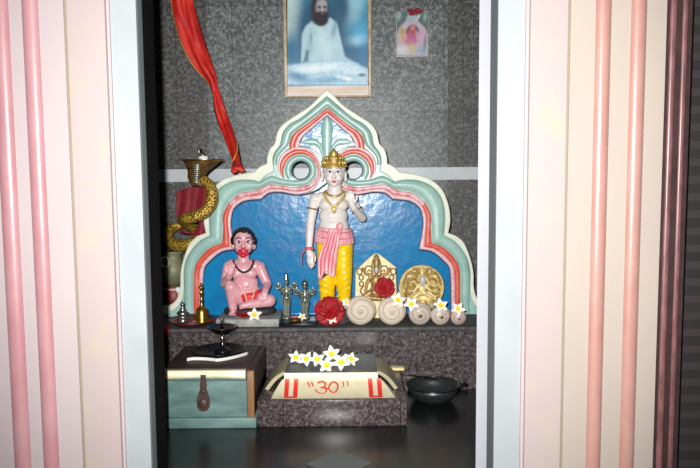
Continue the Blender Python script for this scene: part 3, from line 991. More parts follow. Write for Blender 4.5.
def seated_statue():
    Y0 = 2.085
    s = Y0 / F * 1.01
    zt_ = zs + 0.0245                                   # top of its stone slab

    def J(x, y, d=0.0):
        return P(x, y, Y0 + d)
    t = thing('seated_statue', 'small pink painted seated statue with black hair and red muzzle on a stone slab', 'statue', (J(247, 300).x, Y0, zt_))
    bm = bmesh.new()
    C = lambda a, b, ra, rb: capsule(bm, a, b, ra * s, rb * s)
    E = lambda c, r, rot=None: ellip(bm, c, tuple(k * s for k in r), rot)
    # head
    E(J(243.6, 239.5), (10.6, 11, 11)); E(J(243.6, 246, -0.004), (9.4, 9.5, 9)); E(J(243.4, 251, -0.010), (6.6, 7, 5))
    C(J(243.5, 240.5, -0.031), J(243.3, 246.2, -0.038), 1.2, 2.0)
    E(J(241.6, 246.8, -0.034), (1.5, 1.4, 1.2)); E(J(245.2, 246.8, -0.034), (1.5, 1.4, 1.2))
    for sg in (-1, 1):
        E(J(243.6 + sg * 10.7, 246, 0.006), (1.8, 2.6, 3.8)); E(J(243.6 + sg * 4.8, 246.4, -0.022), (3.8, 2.6, 3.6)); E(J(243.6 + sg * 4.6, 239.0, -0.026), (3.8, 1.8, 1.3))
    # neck and trunk
    C(J(243.2, 253, 0.004), J(243.4, 262, 0.004), 5.6, 6.4)
    C(J(232, 265.5, 0.004), J(256, 266, 0.004), 6.2, 6.2)
    E(J(243.6, 271, 0.002), (15, 10, 11)); E(J(237.5, 273, -0.013), (7.5, 6, 6)); E(J(250, 273, -0.013), (7.5, 6, 6))
    E(J(245.5, 284, 0.0), (13, 10.5, 11)); E(J(248, 293, 0.0), (14, 12, 10)); E(J(249, 299, 0.004), (16, 13, 8))
    E(J(247.5, 287, -0.0325), (0.8, 0.8, 0.8))
    # viewer's left arm: bent, hand held up in front of the chest
    E(J(229, 267, 0.002), (6.0, 6, 6)); C(J(228.4, 268, 0.002), J(224.8, 283.0, -0.010), 5.4, 4.4); C(J(224.8, 283.0, -0.010), J(229.0, 276.5, -0.054), 4.4, 3.4)
    C(J(229.0, 276.5, -0.054), J(230.2, 272.5, -0.060), 3.3, 3.6); E(J(230.6, 271.4, -0.061), (3.9, 2.6, 4.2))
    for dx, ln in ((-3.1, 5.2), (-1.1, 6.6), (0.9, 6.8), (2.8, 5.6)):
        a = J(230.6 + dx, 269.6, -0.061); b = J(231.0 + dx * 1.1, 269.6 - ln * .55, -0.065); c = J(231.4 + dx * 1.1, 269.6 - ln, -0.061)
        C(a, b, 1.25, 1.15); C(b, c, 1.15, 0.9)
    C(J(227.4, 273, -0.062), J(225.2, 269.8, -0.066), 1.5, 1.25); C(J(225.2, 269.8, -0.066), J(225.3, 266.8, -0.064), 1.2, 0.9)
    # viewer's right arm: down to the thigh
    E(J(259.6, 267.5, 0.002), (6.0, 6, 6)); C(J(260.2, 268.5, 0.002), J(267.4, 284, -0.006), 5.5, 4.4); C(J(267.4, 284, -0.006), J(265.4, 291.0, -0.044), 4.4, 3.4)
    C(J(265.4, 291.0, -0.044), J(264.6, 293.5, -0.050), 3.3, 3.4); E(J(264.0, 294.4, -0.052), (4.2, 3.2, 2.4))
    for dx, ln in ((-3.2, 5.6), (-1.2, 6.8), (0.9, 6.6), (2.9, 5.2)):
        a = J(263.8 + dx, 295.2, -0.053); b = J(263.2 + dx * 1.15, 297.0, -0.060); c = J(262.8 + dx * 1.2, 295.2 + ln * .85, -0.062)
        C(a, b, 1.25, 1.15); C(b, c, 1.15, 0.9)
    C(J(261.0, 293.6, -0.050), J(258.6, 295.5, -0.056), 1.4, 1.2); C(J(258.6, 295.5, -0.056), J(257.6, 298, -0.058), 1.15, 0.9)
    # viewer's left leg: knee up
    C(J(243, 299, -0.002), J(231.2, 287.5, -0.034), 8.2, 6.6); C(J(231.2, 287.5, -0.034), J(233.2, 308.5, -0.026), 6.5, 4.2)
    E(J(232.2, 297, -0.026), (5.6, 5.8, 7.5))
    C(J(233.4, 309.8, -0.022), J(233.0, 312.2, -0.040), 3.6, 3.2)
    for k in range(5):
        w = (k - 2) * 1.5
        C(J(233 + w, 313.6, -0.044), J(232.8 + w * 1.15, 314.6, -0.055 + abs(k - 3) * 0.0014), 1.2, 1.0)
    # viewer's right leg folded flat
    C(J(253, 299.5, -0.006), J(269.6, 300.5, -0.034), 8.0, 6.2); C(J(269.6, 301.2, -0.036), J(249.5, 304.3, -0.060), 5.6, 4.0)
    C(J(249.5, 304.3, -0.060), J(242.5, 306.0, -0.066), 3.7, 3.0)
    for k in range(5):
        C(J(242.2, 304.2 + k * 0.95, -0.060 - k * 0.0025), J(239.2 + abs(k - 1) * .35, 304.6 + k * 1.0, -0.062 - k * 0.0025), 1.1, 0.9)
    body = link('body', fuse(bm, 0.0017, 4), 'skin_pink', t)
    # hair
    bm = bmesh.new()
    ellip(bm, J(243.6, 238.2, 0.007), (12.2 * s, 11.6 * s, 11.2 * s))
    for k in range(7):
        a = -1.25 + 2.5 * k / 6
        ellip(bm, J(243.6 + 9.4 * math.sin(a), 235.2 - 4.2 * math.cos(a) + abs(math.sin(a)) * 4, -0.019 + 0.012 * abs(math.sin(a))), (2.9 * s, 2.8 * s, 2.6 * s))
    for sg in (-1, 1):
        ellip(bm, J(243.6 + sg * 11.0, 240.5, 0.0), (2.2 * s, 4 * s, 4.6 * s))
    ellip(bm, J(243.6, 247, 0.018), (10.5 * s, 7 * s, 9 * s))
    link('hair', fuse(bm, 0.0017, 3), 'hair_black', t)
    for sg in (-1, 1):
        bm = bmesh.new(); ellip(bm, J(243.5 + sg * 4.8, 242.2, -0.0292), (2.7 * s, 1.1 * s, 1.5 * s)); e = bm_obj('eye', bm, 'white_paint', body)
        bm = bmesh.new(); ellip(bm, J(243.5 + sg * 4.7, 242.3, -0.0322), (1.25 * s, 0.6 * s, 1.2 * s)); bm_obj('pupil', bm, 'bead_black', body)
        bm = bmesh.new(); tubeline(bm, [J(243.5 + sg * 2, 242.6, -0.0315), J(243.5 + sg * 4.8, 240.7, -0.0325), J(243.5 + sg * 7.8, 242.2, -0.027)], 0.32 * s); bm_obj('eyelid', bm, 'bead_black', body)
        bm = bmesh.new(); tubeline(bm, [J(243.5 + sg * 1.8, 239.0, -0.0335), J(243.5 + sg * 4.6, 237.6, -0.0335), J(243.5 + sg * 8.2, 239, -0.027)], 0.5 * s); bm_obj('eyebrow', bm, 'bead_black', body)
    bm = bmesh.new()
    for dx, dy in ((-2.6, 249.4), (2.6, 249.4), (-2.6, 253.0), (2.6, 253.0), (0, 255.2)):
        ellip(bm, J(243.2 + dx, dy, -0.0190), (3.2 * s, 3.9 * s, 3.0 * s))
    ellip(bm, J(243.2, 251.0, -0.0225), (4.6 * s, 4.0 * s, 4.4 * s)); ellip(bm, J(243.2, 247.8, -0.0300), (2.2 * s, 2.4 * s, 1.9 * s))
    mz = link('muzzle', fuse(bm, 0.0013, 4), 'muzzle_red', t)
    bm = bmesh.new(); tubeline(bm, [J(240.6, 251.6, -0.0345), J(243.2, 252.1, -0.0368), J(245.8, 251.6, -0.0345)], 0.3 * s); bm_obj('mouth_line', bm, 'loin_red', mz)
    # bead necklace
    bm = bmesh.new()
    pts = catmull([tuple(J(*q)) for q in ((233.5, 260.8, -0.012), (236.0, 266.5, -0.033), (240.4, 271.2, -0.040), (244.4, 272.2, -0.040), (249.2, 270.0, -0.039), (252.4, 265.0, -0.030), (253.6, 260.8, -0.010))], 3)
    for k, p in enumerate(pts):
        ellip(bm, p, (1.15 * s,) * 3, None, 10, 8)
    bm_obj('bead_necklace', bm, 'bead_black', t)
    # red loincloth and white cords
    bm = bmesh.new()
    ellip(bm, J(250.5, 295.2, -0.020), (11 * s, 8.5 * s, 4.2 * s)); ellip(bm, J(249.5, 299.5, -0.034), (7.5 * s, 5.5 * s, 3.6 * s)); ellip(bm, J(257.5, 293.6, -0.012), (5 * s, 7 * s, 4.6 * s))
    ellip(bm, J(249, 293.0, 0), (14.4 * s, 12.4 * s, 2.6 * s))
    lc = link('loincloth', fuse(bm, 0.0017, 3), 'loin_red', t)
    bm = bmesh.new()
    tubeline(bm, [J(243.4, 290.5, -0.0355), J(245.5, 296, -0.046), J(247, 301.5, -0.056)], 0.5 * s)
    tubeline(bm, [J(254.5, 289.5, -0.0335), J(253.2, 296, -0.044), J(251.5, 300.5, -0.052)], 0.5 * s)
    bm_obj('cord', bm, 'plaque_cream', lc)
    # dark seat pad
    bm = bmesh.new()
    cc = J(250, 306, 0.010)
    lathe(bm, Vector((cc.x, cc.y, zt_)), [(0.078, 0), (0.082, 0.006), (0.080, 0.016), (0.072, 0.020)], 36, None, 0.52)
    bm_obj('seat_pad', bm, 'seat_dark', t)
    return t


# stone slab under the seated statue
xa, xb = P(217, 318, 2.03).x, P(279.5, 318, 2.03).x
tag(boxo('stone_slab', xa, xb, 2.010, 2.155, zs, zs + 0.024, 'stone_slab', None, ((xa + xb) / 2, 2.07, zs), bev=0.002), 'grey stone slab lying on the shelf under the pink seated statue', 'slab')
seated_statue()


# ================================================================== FLOWERS
def petal(bm, c, ang, L, wd, lift, curl, broad=False, ruffle=0.0, nu=6, nv=8):
    rows = []
    for i in range(nv + 1):
        v = i / nv
        w = wd * (math.sin(PI * min(1, v ** 0.75 * 0.92 + 0.06)) ** 0.8)
        if broad:
            w = wd * (0.18 + 0.82 * v ** 0.8) * math.sqrt(max(0.02, 1 - max(0, (v - 0.62) / 0.38) ** 2.4))
        row = []
        for k in range(nu + 1):
            u = k / nu * 2 - 1
            x = v * L
            y = u * w
            z = lift * v + curl * v * v + (-0.12 * wd * (1 - u * u)) + ruffle * math.sin(v * 9 + u * 7) * v
            p = Vector((x * math.cos(ang) - y * math.sin(ang), x * math.sin(ang) + y * math.cos(ang), z))
            row.append(bm.verts.new(c + p))
        rows.append(row)
    for A, B in zip(rows, rows[1:]):
        for k in range(nu):
            bm.faces.new((A[k], A[k + 1], B[k + 1], B[k]))


def make_frangipani(label, loc):
    t = thing('frangipani_flower', label, 'flower', loc)
    bm = bmesh.new()
    for k in range(5):
        petal(bm, Vector((0, 0, 0.003)), 2 * PI * k / 5, 0.0215, 0.0066, 0.006, -0.003)
    thicken(bm, 0.0008)
    bmesh.ops.translate(bm, vec=Vector(loc), verts=bm.verts)
    bm_obj('petals', bm, 'petal_white', t)
    bm = bmesh.new()
    for k in range(5):
        petal(bm, Vector((0, 0, 0.0042)), 2 * PI * k / 5, 0.0088, 0.0036, 0.0034, -0.001, nv=5)
    ellip(bm, Vector((0, 0, 0.0035)), (0.003, 0.003, 0.003), None, 10, 8)
    thicken(bm, 0.0006)
    bmesh.ops.translate(bm, vec=Vector(loc), verts=bm.verts)
    bm_obj('flower_centre', bm, 'petal_yellow', t)
    return t


FR = None


def frangipani(loc, rot, label, group, sc=1.0):
    global FR
    if FR is None:
        FR = make_frangipani(label, Vector(loc)); o = FR
    else:
        o = copy_tree(FR)
    o.location = loc
    o.rotation_euler = (Matrix.Rotation(rot[0], 3, 'X') @ Matrix.Rotation(rot[1], 3, 'Y') @ Matrix.Rotation(rot[2], 3, 'Z')).to_euler()
    o.scale = (sc * 1.12,) * 3
    o['label'] = label
    o['group'] = group
    return o


def make_hibiscus(label, loc):
    t = thing('hibiscus_flower', label, 'flower', loc)
    bm = bmesh.new()
    for k in range(5):
        petal(bm, Vector((0, 0, 0.002 + 0.0008 * k)), 2 * PI * k / 5 + 0.2, 0.041, 0.026, 0.014, -0.014, True, ruffle=0.0034, nu=12, nv=14)
    for k in range(5):
        petal(bm, Vector((0, 0, 0.009 + 0.0008 * k)), 2 * PI * k / 5 + 0.8, 0.028, 0.019, 0.018, -0.006, True, ruffle=0.0036, nu=12, nv=14)
    thicken(bm, 0.0008)
    bmesh.ops.translate(bm, vec=Vector(loc), verts=bm.verts)
    bm_obj('petals', bm, 'petal_red', t)
    bm = bmesh.new()
    tube(bm, [Vector(loc) + Vector((0.0, 0.0, 0.005)), Vector(loc) + Vector((0.004, 0.002, 0.018)), Vector(loc) + Vector((0.008, 0.004, 0.030))], [0.0018, 0.0016, 0.0022], 8)
    bm_obj('stamen', bm, 'petal_red', t)
    return t


HB = None


def hibiscus(loc, rot, label, sc=1.0):
    global HB
    if HB is None:
        HB = make_hibiscus(label, Vector(loc)); o = HB
    else:
        o = copy_tree(HB)
    o.location = loc; o.scale = (sc,) * 3
    o.rotation_euler = (Matrix.Rotation(rot[0], 3, 'X') @ Matrix.Rotation(rot[1], 3, 'Y') @ Matrix.Rotation(rot[2], 3, 'Z')).to_euler()
    o['label'] = label; o['group'] = 'red hibiscus offerings'
    return o


# ================================================================== YANTRA-LIKE BLOCK (stepped pedestal with writing)
bz = 0.070                                                 # top of the granite base
gx0, gx1 = P(257.5, 412, Yf).x, P(407, 412, Yf).x
gb = boxo('granite_base', gx0, gx1, Yf, 1.985, 0, bz, 'base_granite', None, ((gx0 + gx1) / 2, 1.84, 0), bev=0.002)
tag(gb, 'low polished brown granite base block standing on the dark floor', 'base')
ped = thing('offering_pedestal', 'cream pedestal with red painted writing and flared lotus sides on the granite base', 'pedestal', ((gx0 + gx1) / 2, 1.84, bz))
sx0, sx1 = P(284, 375, 1.76).x, P(378, 375, 1.76).x
sy0, sy1, sz0, sz1 = 1.76, 1.94, 0.109, 0.126
scx = (sx0 + sx1) / 2
boxo('core', sx0 + 0.004, sx1 - 0.004, sy0 + 0.004, sy1 - 0.004, bz, sz0, 'cream_block', ped)
boxo('slab_edge', sx0, sx1, sy0, sy1, sz0, sz1 - 0.0015, 'slab_cream', ped, bev=0.0015)
boxo('slab_surface', sx0 + 0.001, sx1 - 0.001, sy0 + 0.001, sy1 - 0.001, sz1 - 0.003, sz1, 'slab_top', ped)
bx0, bx1 = P(270, 398, 1.715).x, P(396, 398, 1.715).x


def front_pt(px, py):
    """where the line of sight of the painter's mark falls on the flared front face"""
    best = None
    for i in range(0, 201):
        v = i / 200
        w = prof_front(v)
        p = P(px, py, w[0])
        d = abs(p.z - w[1])
        if best is None or d < best[0]:
            best = (d, p)
    return best[1]


def prof_front(v):                                       # v 0 top - 1 bottom: (Y, z)
    return (sy0 + 0.003 - 0.048 * (v ** 1.6), sz0 - (sz0 - bz) * (1 - (1 - v) ** 1.25))


def flare(name, ax, m):
    """curved flared side; ax: 'f' front, 'l', 'r'"""
    bm = bmesh.new()
    NV, NU = 14, 12
    outer = []
    for i in range(NV + 1):
        v = i / NV
        Yv, zv = prof_front(v)
        row = []
        for k in range(NU + 1):
            u = k / NU
            if ax == 'f':
                e = v ** 0.62
                x0 = sx0 + 0.002 + (bx0 - sx0) * e; x1 = sx1 - 0.002 + (bx1 - sx1) * e
                row.append(bm.verts.new((x0 + (x1 - x0) * u, Yv, zv)))
            elif ax == 'b':
                e = v ** 0.62
                x0 = sx0 + 0.002 + (bx0 - sx0) * e; x1 = sx1 - 0.002 + (bx1 - sx1) * e
                row.append(bm.verts.new((x0 + (x1 - x0) * u, sy1 - 0.003 + 0.03 * v, zv)))
            else:
                off = 0.056 * v ** 0.8
                zz = sz1 - 0.006 - (sz1 - 0.006 - bz - 0.004) * v ** 1.15
                y0 = sy0 + 0.030 - 0.006 * v; y1 = sy1 - 0.012 + 0.012 * v
                x = (sx0 + 0.002 - off) if ax == 'l' else (sx1 - 0.002 + off)
                row.append(bm.verts.new((x, y0 + (y1 - y0) * u, zz + 0.004 * math.sin(PI * v))))
        outer.append(row)
    for A, B in zip(outer, outer[1:]):
        for k in range(NU):
            bm.faces.new((A[k], A[k + 1], B[k + 1], B[k]))
    cen = Vector((scx, 1.85, 0.05))
    # close the flare into a solid down to the core
    r = bmesh.ops.extrude_face_region(bm, geom=list(bm.faces))
    vs = [g for g in r['geom'] if isinstance(g, bmesh.types.BMVert)]
    for v_ in vs:
        if ax == 'f':
            v_.co.y = sy0 + 0.006
        elif ax == 'b':
            v_.co.y = sy1 - 0.006
        elif ax == 'l':
            v_.co.x = v_.co.x + 0.008; v_.co.z = max(bz, v_.co.z - 0.006)
        else:
            v_.co.x = v_.co.x - 0.008; v_.co.z = max(bz, v_.co.z - 0.006)
    return bm_obj(name, bm, m, ped, smooth=True, sharp=math.radians(45))


flare('front_flare', 'f', 'cream_block')
flare('back_flare', 'b', 'cream_block')
flare('side_petal', 'l', 'petal_stone')
flare('side_petal', 'r', 'petal_stone')


def paint_stroke(bm, pts, wd, n=8):
    """flat painted stroke following the flared face"""
    q = catmull(pts, n) if len(pts) > 2 else [tuple(pts[0]), tuple(pts[1])]
    ws = [front_pt(x, y) + Vector((0, -0.0006, 0.0004)) for x, y in q]
    tube(bm, ws, wd, 6, flat=0.5)


def face_strip(name, cuts):
    """red paint on the flared face: list of (x0, x1, v0, v1) pieces that touch"""
    bm = bmesh.new()
    for x0_, x1_, v0, v1, lean in cuts:
        rows = []
        for i in range(11):
            v = v0 + (v1 - v0) * i / 10
            Yv, zv = prof_front(v)
            rows.append([bm.verts.new((P(x + lean * v, 385, Yv).x, Yv - 0.0012, zv + 0.0008)) for x in (x0_, x1_)])
        for A, B in zip(rows, rows[1:]):
            bm.faces.new((A[0], A[1], B[1], B[0]))
    return bm_obj(name, bm, 'om_red', ped)


for x0_, ln in ((285.2, -1.6), (367.6, 1.6)):
    face_strip('red_double_bar', ((x0_, x0_ + 4.4, 0.04, 0.97, ln), (x0_ + 9.0, x0_ + 13.4, 0.04, 0.97, ln), (x0_ + 4.3, x0_ + 9.1, 0.88, 0.97, ln)))
bm = bmesh.new()
paint_stroke(bm, [(317.6, 383.4), (321.5, 381.6), (325.0, 383.2), (324.5, 386.6), (320.5, 387.8)], 0.0027)
paint_stroke(bm, [(320.5, 387.8), (325.3, 388.4), (326.2, 391.4), (322.8, 393.6), (318.0, 392.4), (315.2, 389.6)], 0.0027)
paint_stroke(bm, [(324.6, 387.6), (328, 389.0), (329.6, 385.5), (332.6, 382.3), (336.4, 383.2), (337.8, 387.4), (335.6, 391.8), (331.6, 392.2), (329.4, 389.4)], 0.0026)
for q in ([(307.8, 382.2), (308.6, 384.6), (310.0, 387.0)], [(311.6, 381.8), (312.4, 384.2), (313.6, 386.6)],
          [(342.0, 382.0), (343.6, 383.2), (343.2, 386.6)], [(346.4, 381.6), (348.0, 382.8), (347.6, 386.0)]):
    paint_stroke(bm, q, 0.0018)
bm_obj('sacred_writing', bm, 'om_red', ped)
# flowers on the slab
gname = 'frangipani flowers on the pedestal slab'
for px, py, h, rot, sc, lab in (
        (295.5, 358.5, 0.010, (0.7, 0.2, 0.3), 0.95, 'white frangipani at the far left of the row on the pedestal slab'),
        (306.5, 360.0, 0.013, (0.75, -0.1, 1.1), 1.0, 'white frangipani, second from left on the pedestal slab'),
        (317.0, 360.5, 0.017, (0.7, 0.15, 0.7), 1.0, 'yellow centred frangipani in the middle left of the slab row'),
        (326.5, 366.0, 0.009, (0.9, 0.0, 0.2), 1.0, 'white frangipani nearest the front edge of the pedestal slab'),
        (331.5, 354.5, 0.024, (1.0, 0.1, 0.5), 1.05, 'white frangipani standing highest in the heap on the slab'),
        (341.5, 363.0, 0.016, (0.85, -0.1, 0.9), 1.08, 'large frangipani with wide yellow centre at right front of slab'),
        (350.5, 360.0, 0.014, (0.7, 0.3, 0.1), 0.95, 'white frangipani at the far right of the row on the slab')):
    frangipani(PZ(px, py, sz1 + h), rot, lab, gname, sc)
for px, py, h, lab in ((324.0, 351.5, 0.020, 'small white flower bud atop the slab heap beside the highest frangipani'),):
    pass

# ================================================================== WOODEN BOX at left
Xb0, Xb1 = P(163, 400, 1.70).x, P(256, 400, 1.70).x
bt = 0.138
bx = thing('wooden_box', 'worn aqua painted wooden box with dark hasp standing on the floor at left', 'box', ((Xb0 + Xb1) / 2, 1.84, 0))
y_of = lambda py: (EYE.z + 1.70 * (ray(200, py).z / ray(200, py).y))
z_base = y_of(417.5); z_lid = y_of(381); z_str = y_of(378); z_top = y_of(371.5)
xw = P(247, 400, 1.70).x
boxo('plinth_board', Xb0 - 0.02, Xb1, 1.694, 1.975, 0.0, z_base, 'box_aqua', bx, bev=0.002)
boxo('body', Xb0, xw, 1.702, 1.965, z_base, z_lid, 'box_aqua', bx, bev=0.002)
boxo('end_post', xw + 0.001, xw + 0.0185, 1.698, 1.716, z_base, z_top, 'raw_wood', bx, bev=0.002)
boxo('side_panel', xw + 0.001, xw + 0.0175, 1.717, 1.965, z_base, z_top - 0.001, 'box_top', bx, bev=0.001)
boxo('lid', Xb0, xw - 0.001, 1.699, 1.965, z_lid + 0.0015, z_top - 0.004, 'box_aqua', bx, bev=0.0015)
boxo('lid_top', Xb0 - 0.005, xw - 0.001, 1.702, 1.967, z_top - 0.004, z_top, 'box_top', bx, bev=0.001)
bm = bmesh.new()
NC = 30
rows = []
for i in range(4):
    row = []
    for k in range(NC + 1):
        u = k / NC
        x = Xb0 + (xw - 0.002 - Xb0) * u
        zt2 = z_top + 0.0005; zb2 = y_of(378.6 - 1.2 * math.sin(u * 4) - (0.8 if u > .6 else 0))
        pz = [zt2, zt2, zt2 - 0.001, zb2][i]
        py = [1.722, 1.704, 1.6965, 1.6960 + 0.0007 * math.sin(u * 15)][i]
        row.append(bm.verts.new((x, py, pz)))
    rows.append(row)
for A, B in zip(rows, rows[1:]):
    for k in range(NC):
        bm.faces.new((A[k], A[k + 1], B[k + 1], B[k]))
thicken(bm, -0.0012)
bm_obj('cream_edging', bm, 'box_cream', bx)
bm = bmesh.new()
hp2 = [(-2.8, 0), (2.8, 0), (2.6, 6), (3.6, 10), (3.0, 14), (4.6, 18), (6.6, 26), (6.4, 32), (4, 35.5), (0, 36.5), (-4, 35.5), (-6.4, 32), (-6.6, 26), (-4.6, 18), (-3.0, 14), (-3.6, 10), (-2.6, 6)]
hs = link('hasp', fill2d([[(203 + x * 0.98, 375.2 + y) for x, y in hp2]], 0.006, 0.002, 1.690, W), 'hasp_brown', bx)
bm = bmesh.new()
c = P(203, 392, 1.689); ellip(bm, c, (0.0055, 0.003, 0.0065)); c = P(203, 404, 1.690); ellip(bm, c, (0.012, 0.0045, 0.013))
bm_obj('hasp_boss', bm, 'hasp_brown', hs)

# dark metal plate with lamp on the box
zp = z_top
c0 = PZ(219, 352, zp); c0 = Vector((c0.x, 1.890, zp + 0.0004))
pl = bmesh.new()
lathe(pl, c0, [(0.045, 0), (0.062, 0.001), (0.073, 0.007), (0.0745, 0.0085), (0.071, 0.0085), (0.060, 0.004), (0.0, 0.0025)], 48)
o = bm_obj('metal_plate', pl, 'steel_dark', None, c0); tag(o, 'round dark metal plate lying on the aqua wooden box', 'plate')
la = thing('oil_lamp', 'dark metal oil lamp with a tall bright spike standing on the plate', 'lamp', c0 + Vector((0.010, 0, 0.003)))
lc = c0 + Vector((P(222.5, 345, 1.890).x - c0.x, 0, 0.0028)); la.location = lc
bm = bmesh.new(); lathe(bm, lc, [(0.024, 0), (0.024, 0.003), (0.014, 0.008), (0.007, 0.013), (0.0055, 0.016)], 28); bm_obj('foot', bm, 'steel_dark', la)
bm = bmesh.new(); lathe(bm, lc, [(0.0052, 0.014), (0.007, 0.018), (0.0052, 0.022), (0.0048, 0.030), (0.0064, 0.034), (0.0048, 0.038), (0.0045, 0.054)], 20); bm_obj('stem', bm, 'chrome', la)
bm = bmesh.new(); lathe(bm, lc, [(0.006, 0.052), (0.022, 0.055), (0.038, 0.066), (0.044, 0.070), (0.041, 0.071), (0.024, 0.061), (0, 0.058)], 36); bm_obj('oil_dish', bm, 'steel_dark', la)
bm = bmesh.new(); lathe(bm, lc, [(0.005, 0.057), (0.0042, 0.075), (0.0045, 0.092), (0.003, 0.097), (0, 0.098)], 16); bm_obj('spike', bm, 'chrome', la)
# pale strip in front of the plate
q = [(187, 358.5), (194, 357.6), (205, 357.8), (214, 358.6), (217.5, 359.0), (226, 357.8), (237, 355.4), (248, 352.2)]
zq = zp + 0.0004
bm = bmesh.new()
pts = [PZ(x, y + 0.8, zp + 0.006) for x, y in q]
rows = []
for p in catmull([tuple(p) for p in pts], 5):
    p = Vector(p)
    rows.append([bm.verts.new((p.x, p.y, zp + 0.0095)), bm.verts.new((p.x, p.y - 0.002, zp + 0.0014))])
for A, B in zip(rows, rows[1:]):
    bm.faces.new((A[0], A[1], B[1], B[0]))
thicken(bm, 0.0016)
o = bm_obj('whitish_strip', bm, 'strip_white', None, (pts[3].x, pts[3].y, zp)); tag(o, 'narrow whitish strip curving along the front of the dark metal plate', 'strip')

# ================================================================== RIGHT FLOOR: colander, rod, sheet
cc = PZ(434, 393, 0.03); cc = Vector((cc.x, 1.90, 0.0))
bm = bmesh.new()
co = thing('colander', 'dark perforated metal colander standing on the floor right of the pedestal', 'colander', cc)
lathe(bm, cc, [(0.030, 0.0), (0.040, 0.001), (0.058, 0.012), (0.070, 0.030), (0.0745, 0.046), (0.0735, 0.046), (0.068, 0.030), (0.056, 0.0135), (0.036, 0.004), (0.0, 0.003)], 48)
bm_obj('bowl', bm, 'colander_metal', co)
bm = bmesh.new()
tube(bm, [cc + Vector((0.076 * math.cos(2 * PI * k / 48), 0.076 * math.sin(2 * PI * k / 48), 0.046)) for k in range(48)], 0.0022, 8, closed=True)
bm_obj('rim', bm, 'steel_dark', co)
bm = bmesh.new()
tubeline(bm, [cc + Vector((0.074, -0.012, 0.046)), cc + Vector((0.094, -0.008, 0.047)), cc + Vector((0.094, 0.012, 0.047)), cc + Vector((0.074, 0.016, 0.046))], 0.003)
bm_obj('handle', bm, 'steel_dark', co)
a = PZ(385, 371.5, bz + 0.012); a.y = min(a.y, 1.975)
a = P(385, 371.5, 1.955); b = P(437, 379.5, 1.955)
bm = bmesh.new(); tube(bm, [a, a.lerp(b, .5) + Vector((0, 0, 0.001)), b], [0.0020, 0.0022, 0.0020], 10)
bm_h = bm_obj('ladle_rod', bm, 'black_rod', None, a); tag(bm_h, 'thin dark metal rod leaning between pedestal and colander rim', 'rod')
# folded cream card behind the pedestal's right petal
k0 = P(378.5, 371, 1.972); k1 = P(404, 371, 1.972)
bm = bmesh.new(); box(bm, k0.x, k1.x, 1.955, 1.983, bz, P(390, 366.3, 1.972).z, 0.002)
o = bm_obj('cream_block', bm, 'plaque_cream', None, ((k0.x + k1.x) / 2, 1.97, bz)); tag(o, 'small cream bar behind the right side of the pedestal on the granite base', 'block')
# grey paper on the floor at the front edge
A = PZ(340.5, 450, 0.0006)
bm = bmesh.new()
w_ = 0.105
cP = A + Vector((-0.002, -w_ / math.sqrt(2), 0))
for s_ in (1,):
    bmesh.ops.create_cube(bm, size=1)
    bmesh.ops.scale(bm, vec=(w_, w_, 0.0008), verts=bm.verts)
    bmesh.ops.rotate(bm, cent=(0, 0, 0), matrix=Matrix.Rotation(PI / 4 + 0.02, 3, 'Z'), verts=bm.verts)
    bmesh.ops.translate(bm, vec=cP, verts=bm.verts)
o = bm_obj('paper_sheet', bm, 'paper_grey', None, cP, smooth=False); tag(o, 'grey square of paper lying cornerwise on the dark floor at the front', 'paper')

# ================================================================== SHELF: offerings
# bowl at left with pot, bell, petals
bc = Vector((P(192, 325, 2.035).x, 2.045, zs))
bw = bm = bmesh.new()
lathe(bm, bc, [(0.046, 0), (0.050, 0.002), (0.066, 0.013), (0.0745, 0.020), (0.0715, 0.0205), (0.060, 0.0135), (0.0, 0.005)], 44)
o = bm_obj('offering_bowl', bm, 'maroon_bowl', None, bc); tag(o, 'wide dark maroon offering bowl at the left end of the shelf', 'bowl')
# silver water pot
s2 = 2.035 / F
pc = Vector((P(183.5, 325, 2.035).x, 2.030, zs + 0.0075))
t = thing('silver_pot', 'small silver lidded pot standing in the maroon offering bowl', 'pot', pc)
bm = bmesh.new(); lathe(bm, pc, [(0.013, 0), (0.0175, 0.005), (0.018, 0.013), (0.012, 0.020), (0.010, 0.024), (0.0165, 0.029), (0.018, 0.034), (0.013, 0.039), (0.008, 0.042)], 28); bm_obj('body', bm, 'silver', t)
bm = bmesh.new(); lathe(bm, pc, [(0.009, 0.041), (0.010, 0.044), (0.006, 0.048), (0.0055, 0.056), (0.007, 0.060), (0.004, 0.066), (0, 0.068)], 20); bm_obj('finial', bm, 'silver', t)
# brass bell
lc = Vector((P(202.0, 320, 2.03).x, 2.030, zs + 0.0095))
t = thing('hand_bell', 'brass hand bell with a long ribbed handle standing in the bowl', 'bell', lc)
bm = bmesh.new(); lathe(bm, lc, [(0.0215, 0), (0.0255, 0.002), (0.0245, 0.008), (0.0205, 0.016), (0.0190, 0.030), (0.0170, 0.042), (0.011, 0.049), (0.005, 0.051)], 32); bm_obj('bell_cup', bm, 'brass', t)
bm = bmesh.new(); lathe(bm, lc, [(0.005, 0.049), (0.008, 0.053), (0.0052, 0.058), (0.0048, 0.066), (0.0068, 0.070), (0.0048, 0.074), (0.0046, 0.088), (0.0068, 0.092), (0.0045, 0.096), (0.0045, 0.104), (0.0076, 0.108), (0.006, 0.112), (0.003, 0.115), (0.0042, 0.120), (0, 0.124)], 20); bm_obj('handle', bm, 'brass', t)
random.seed(3)
pet = None
pspots = [(176, 322, 'left rim'), (188, 323.5, 'middle'), (195, 322.5, 'foot of the bell'), (211, 322, 'right rim')]
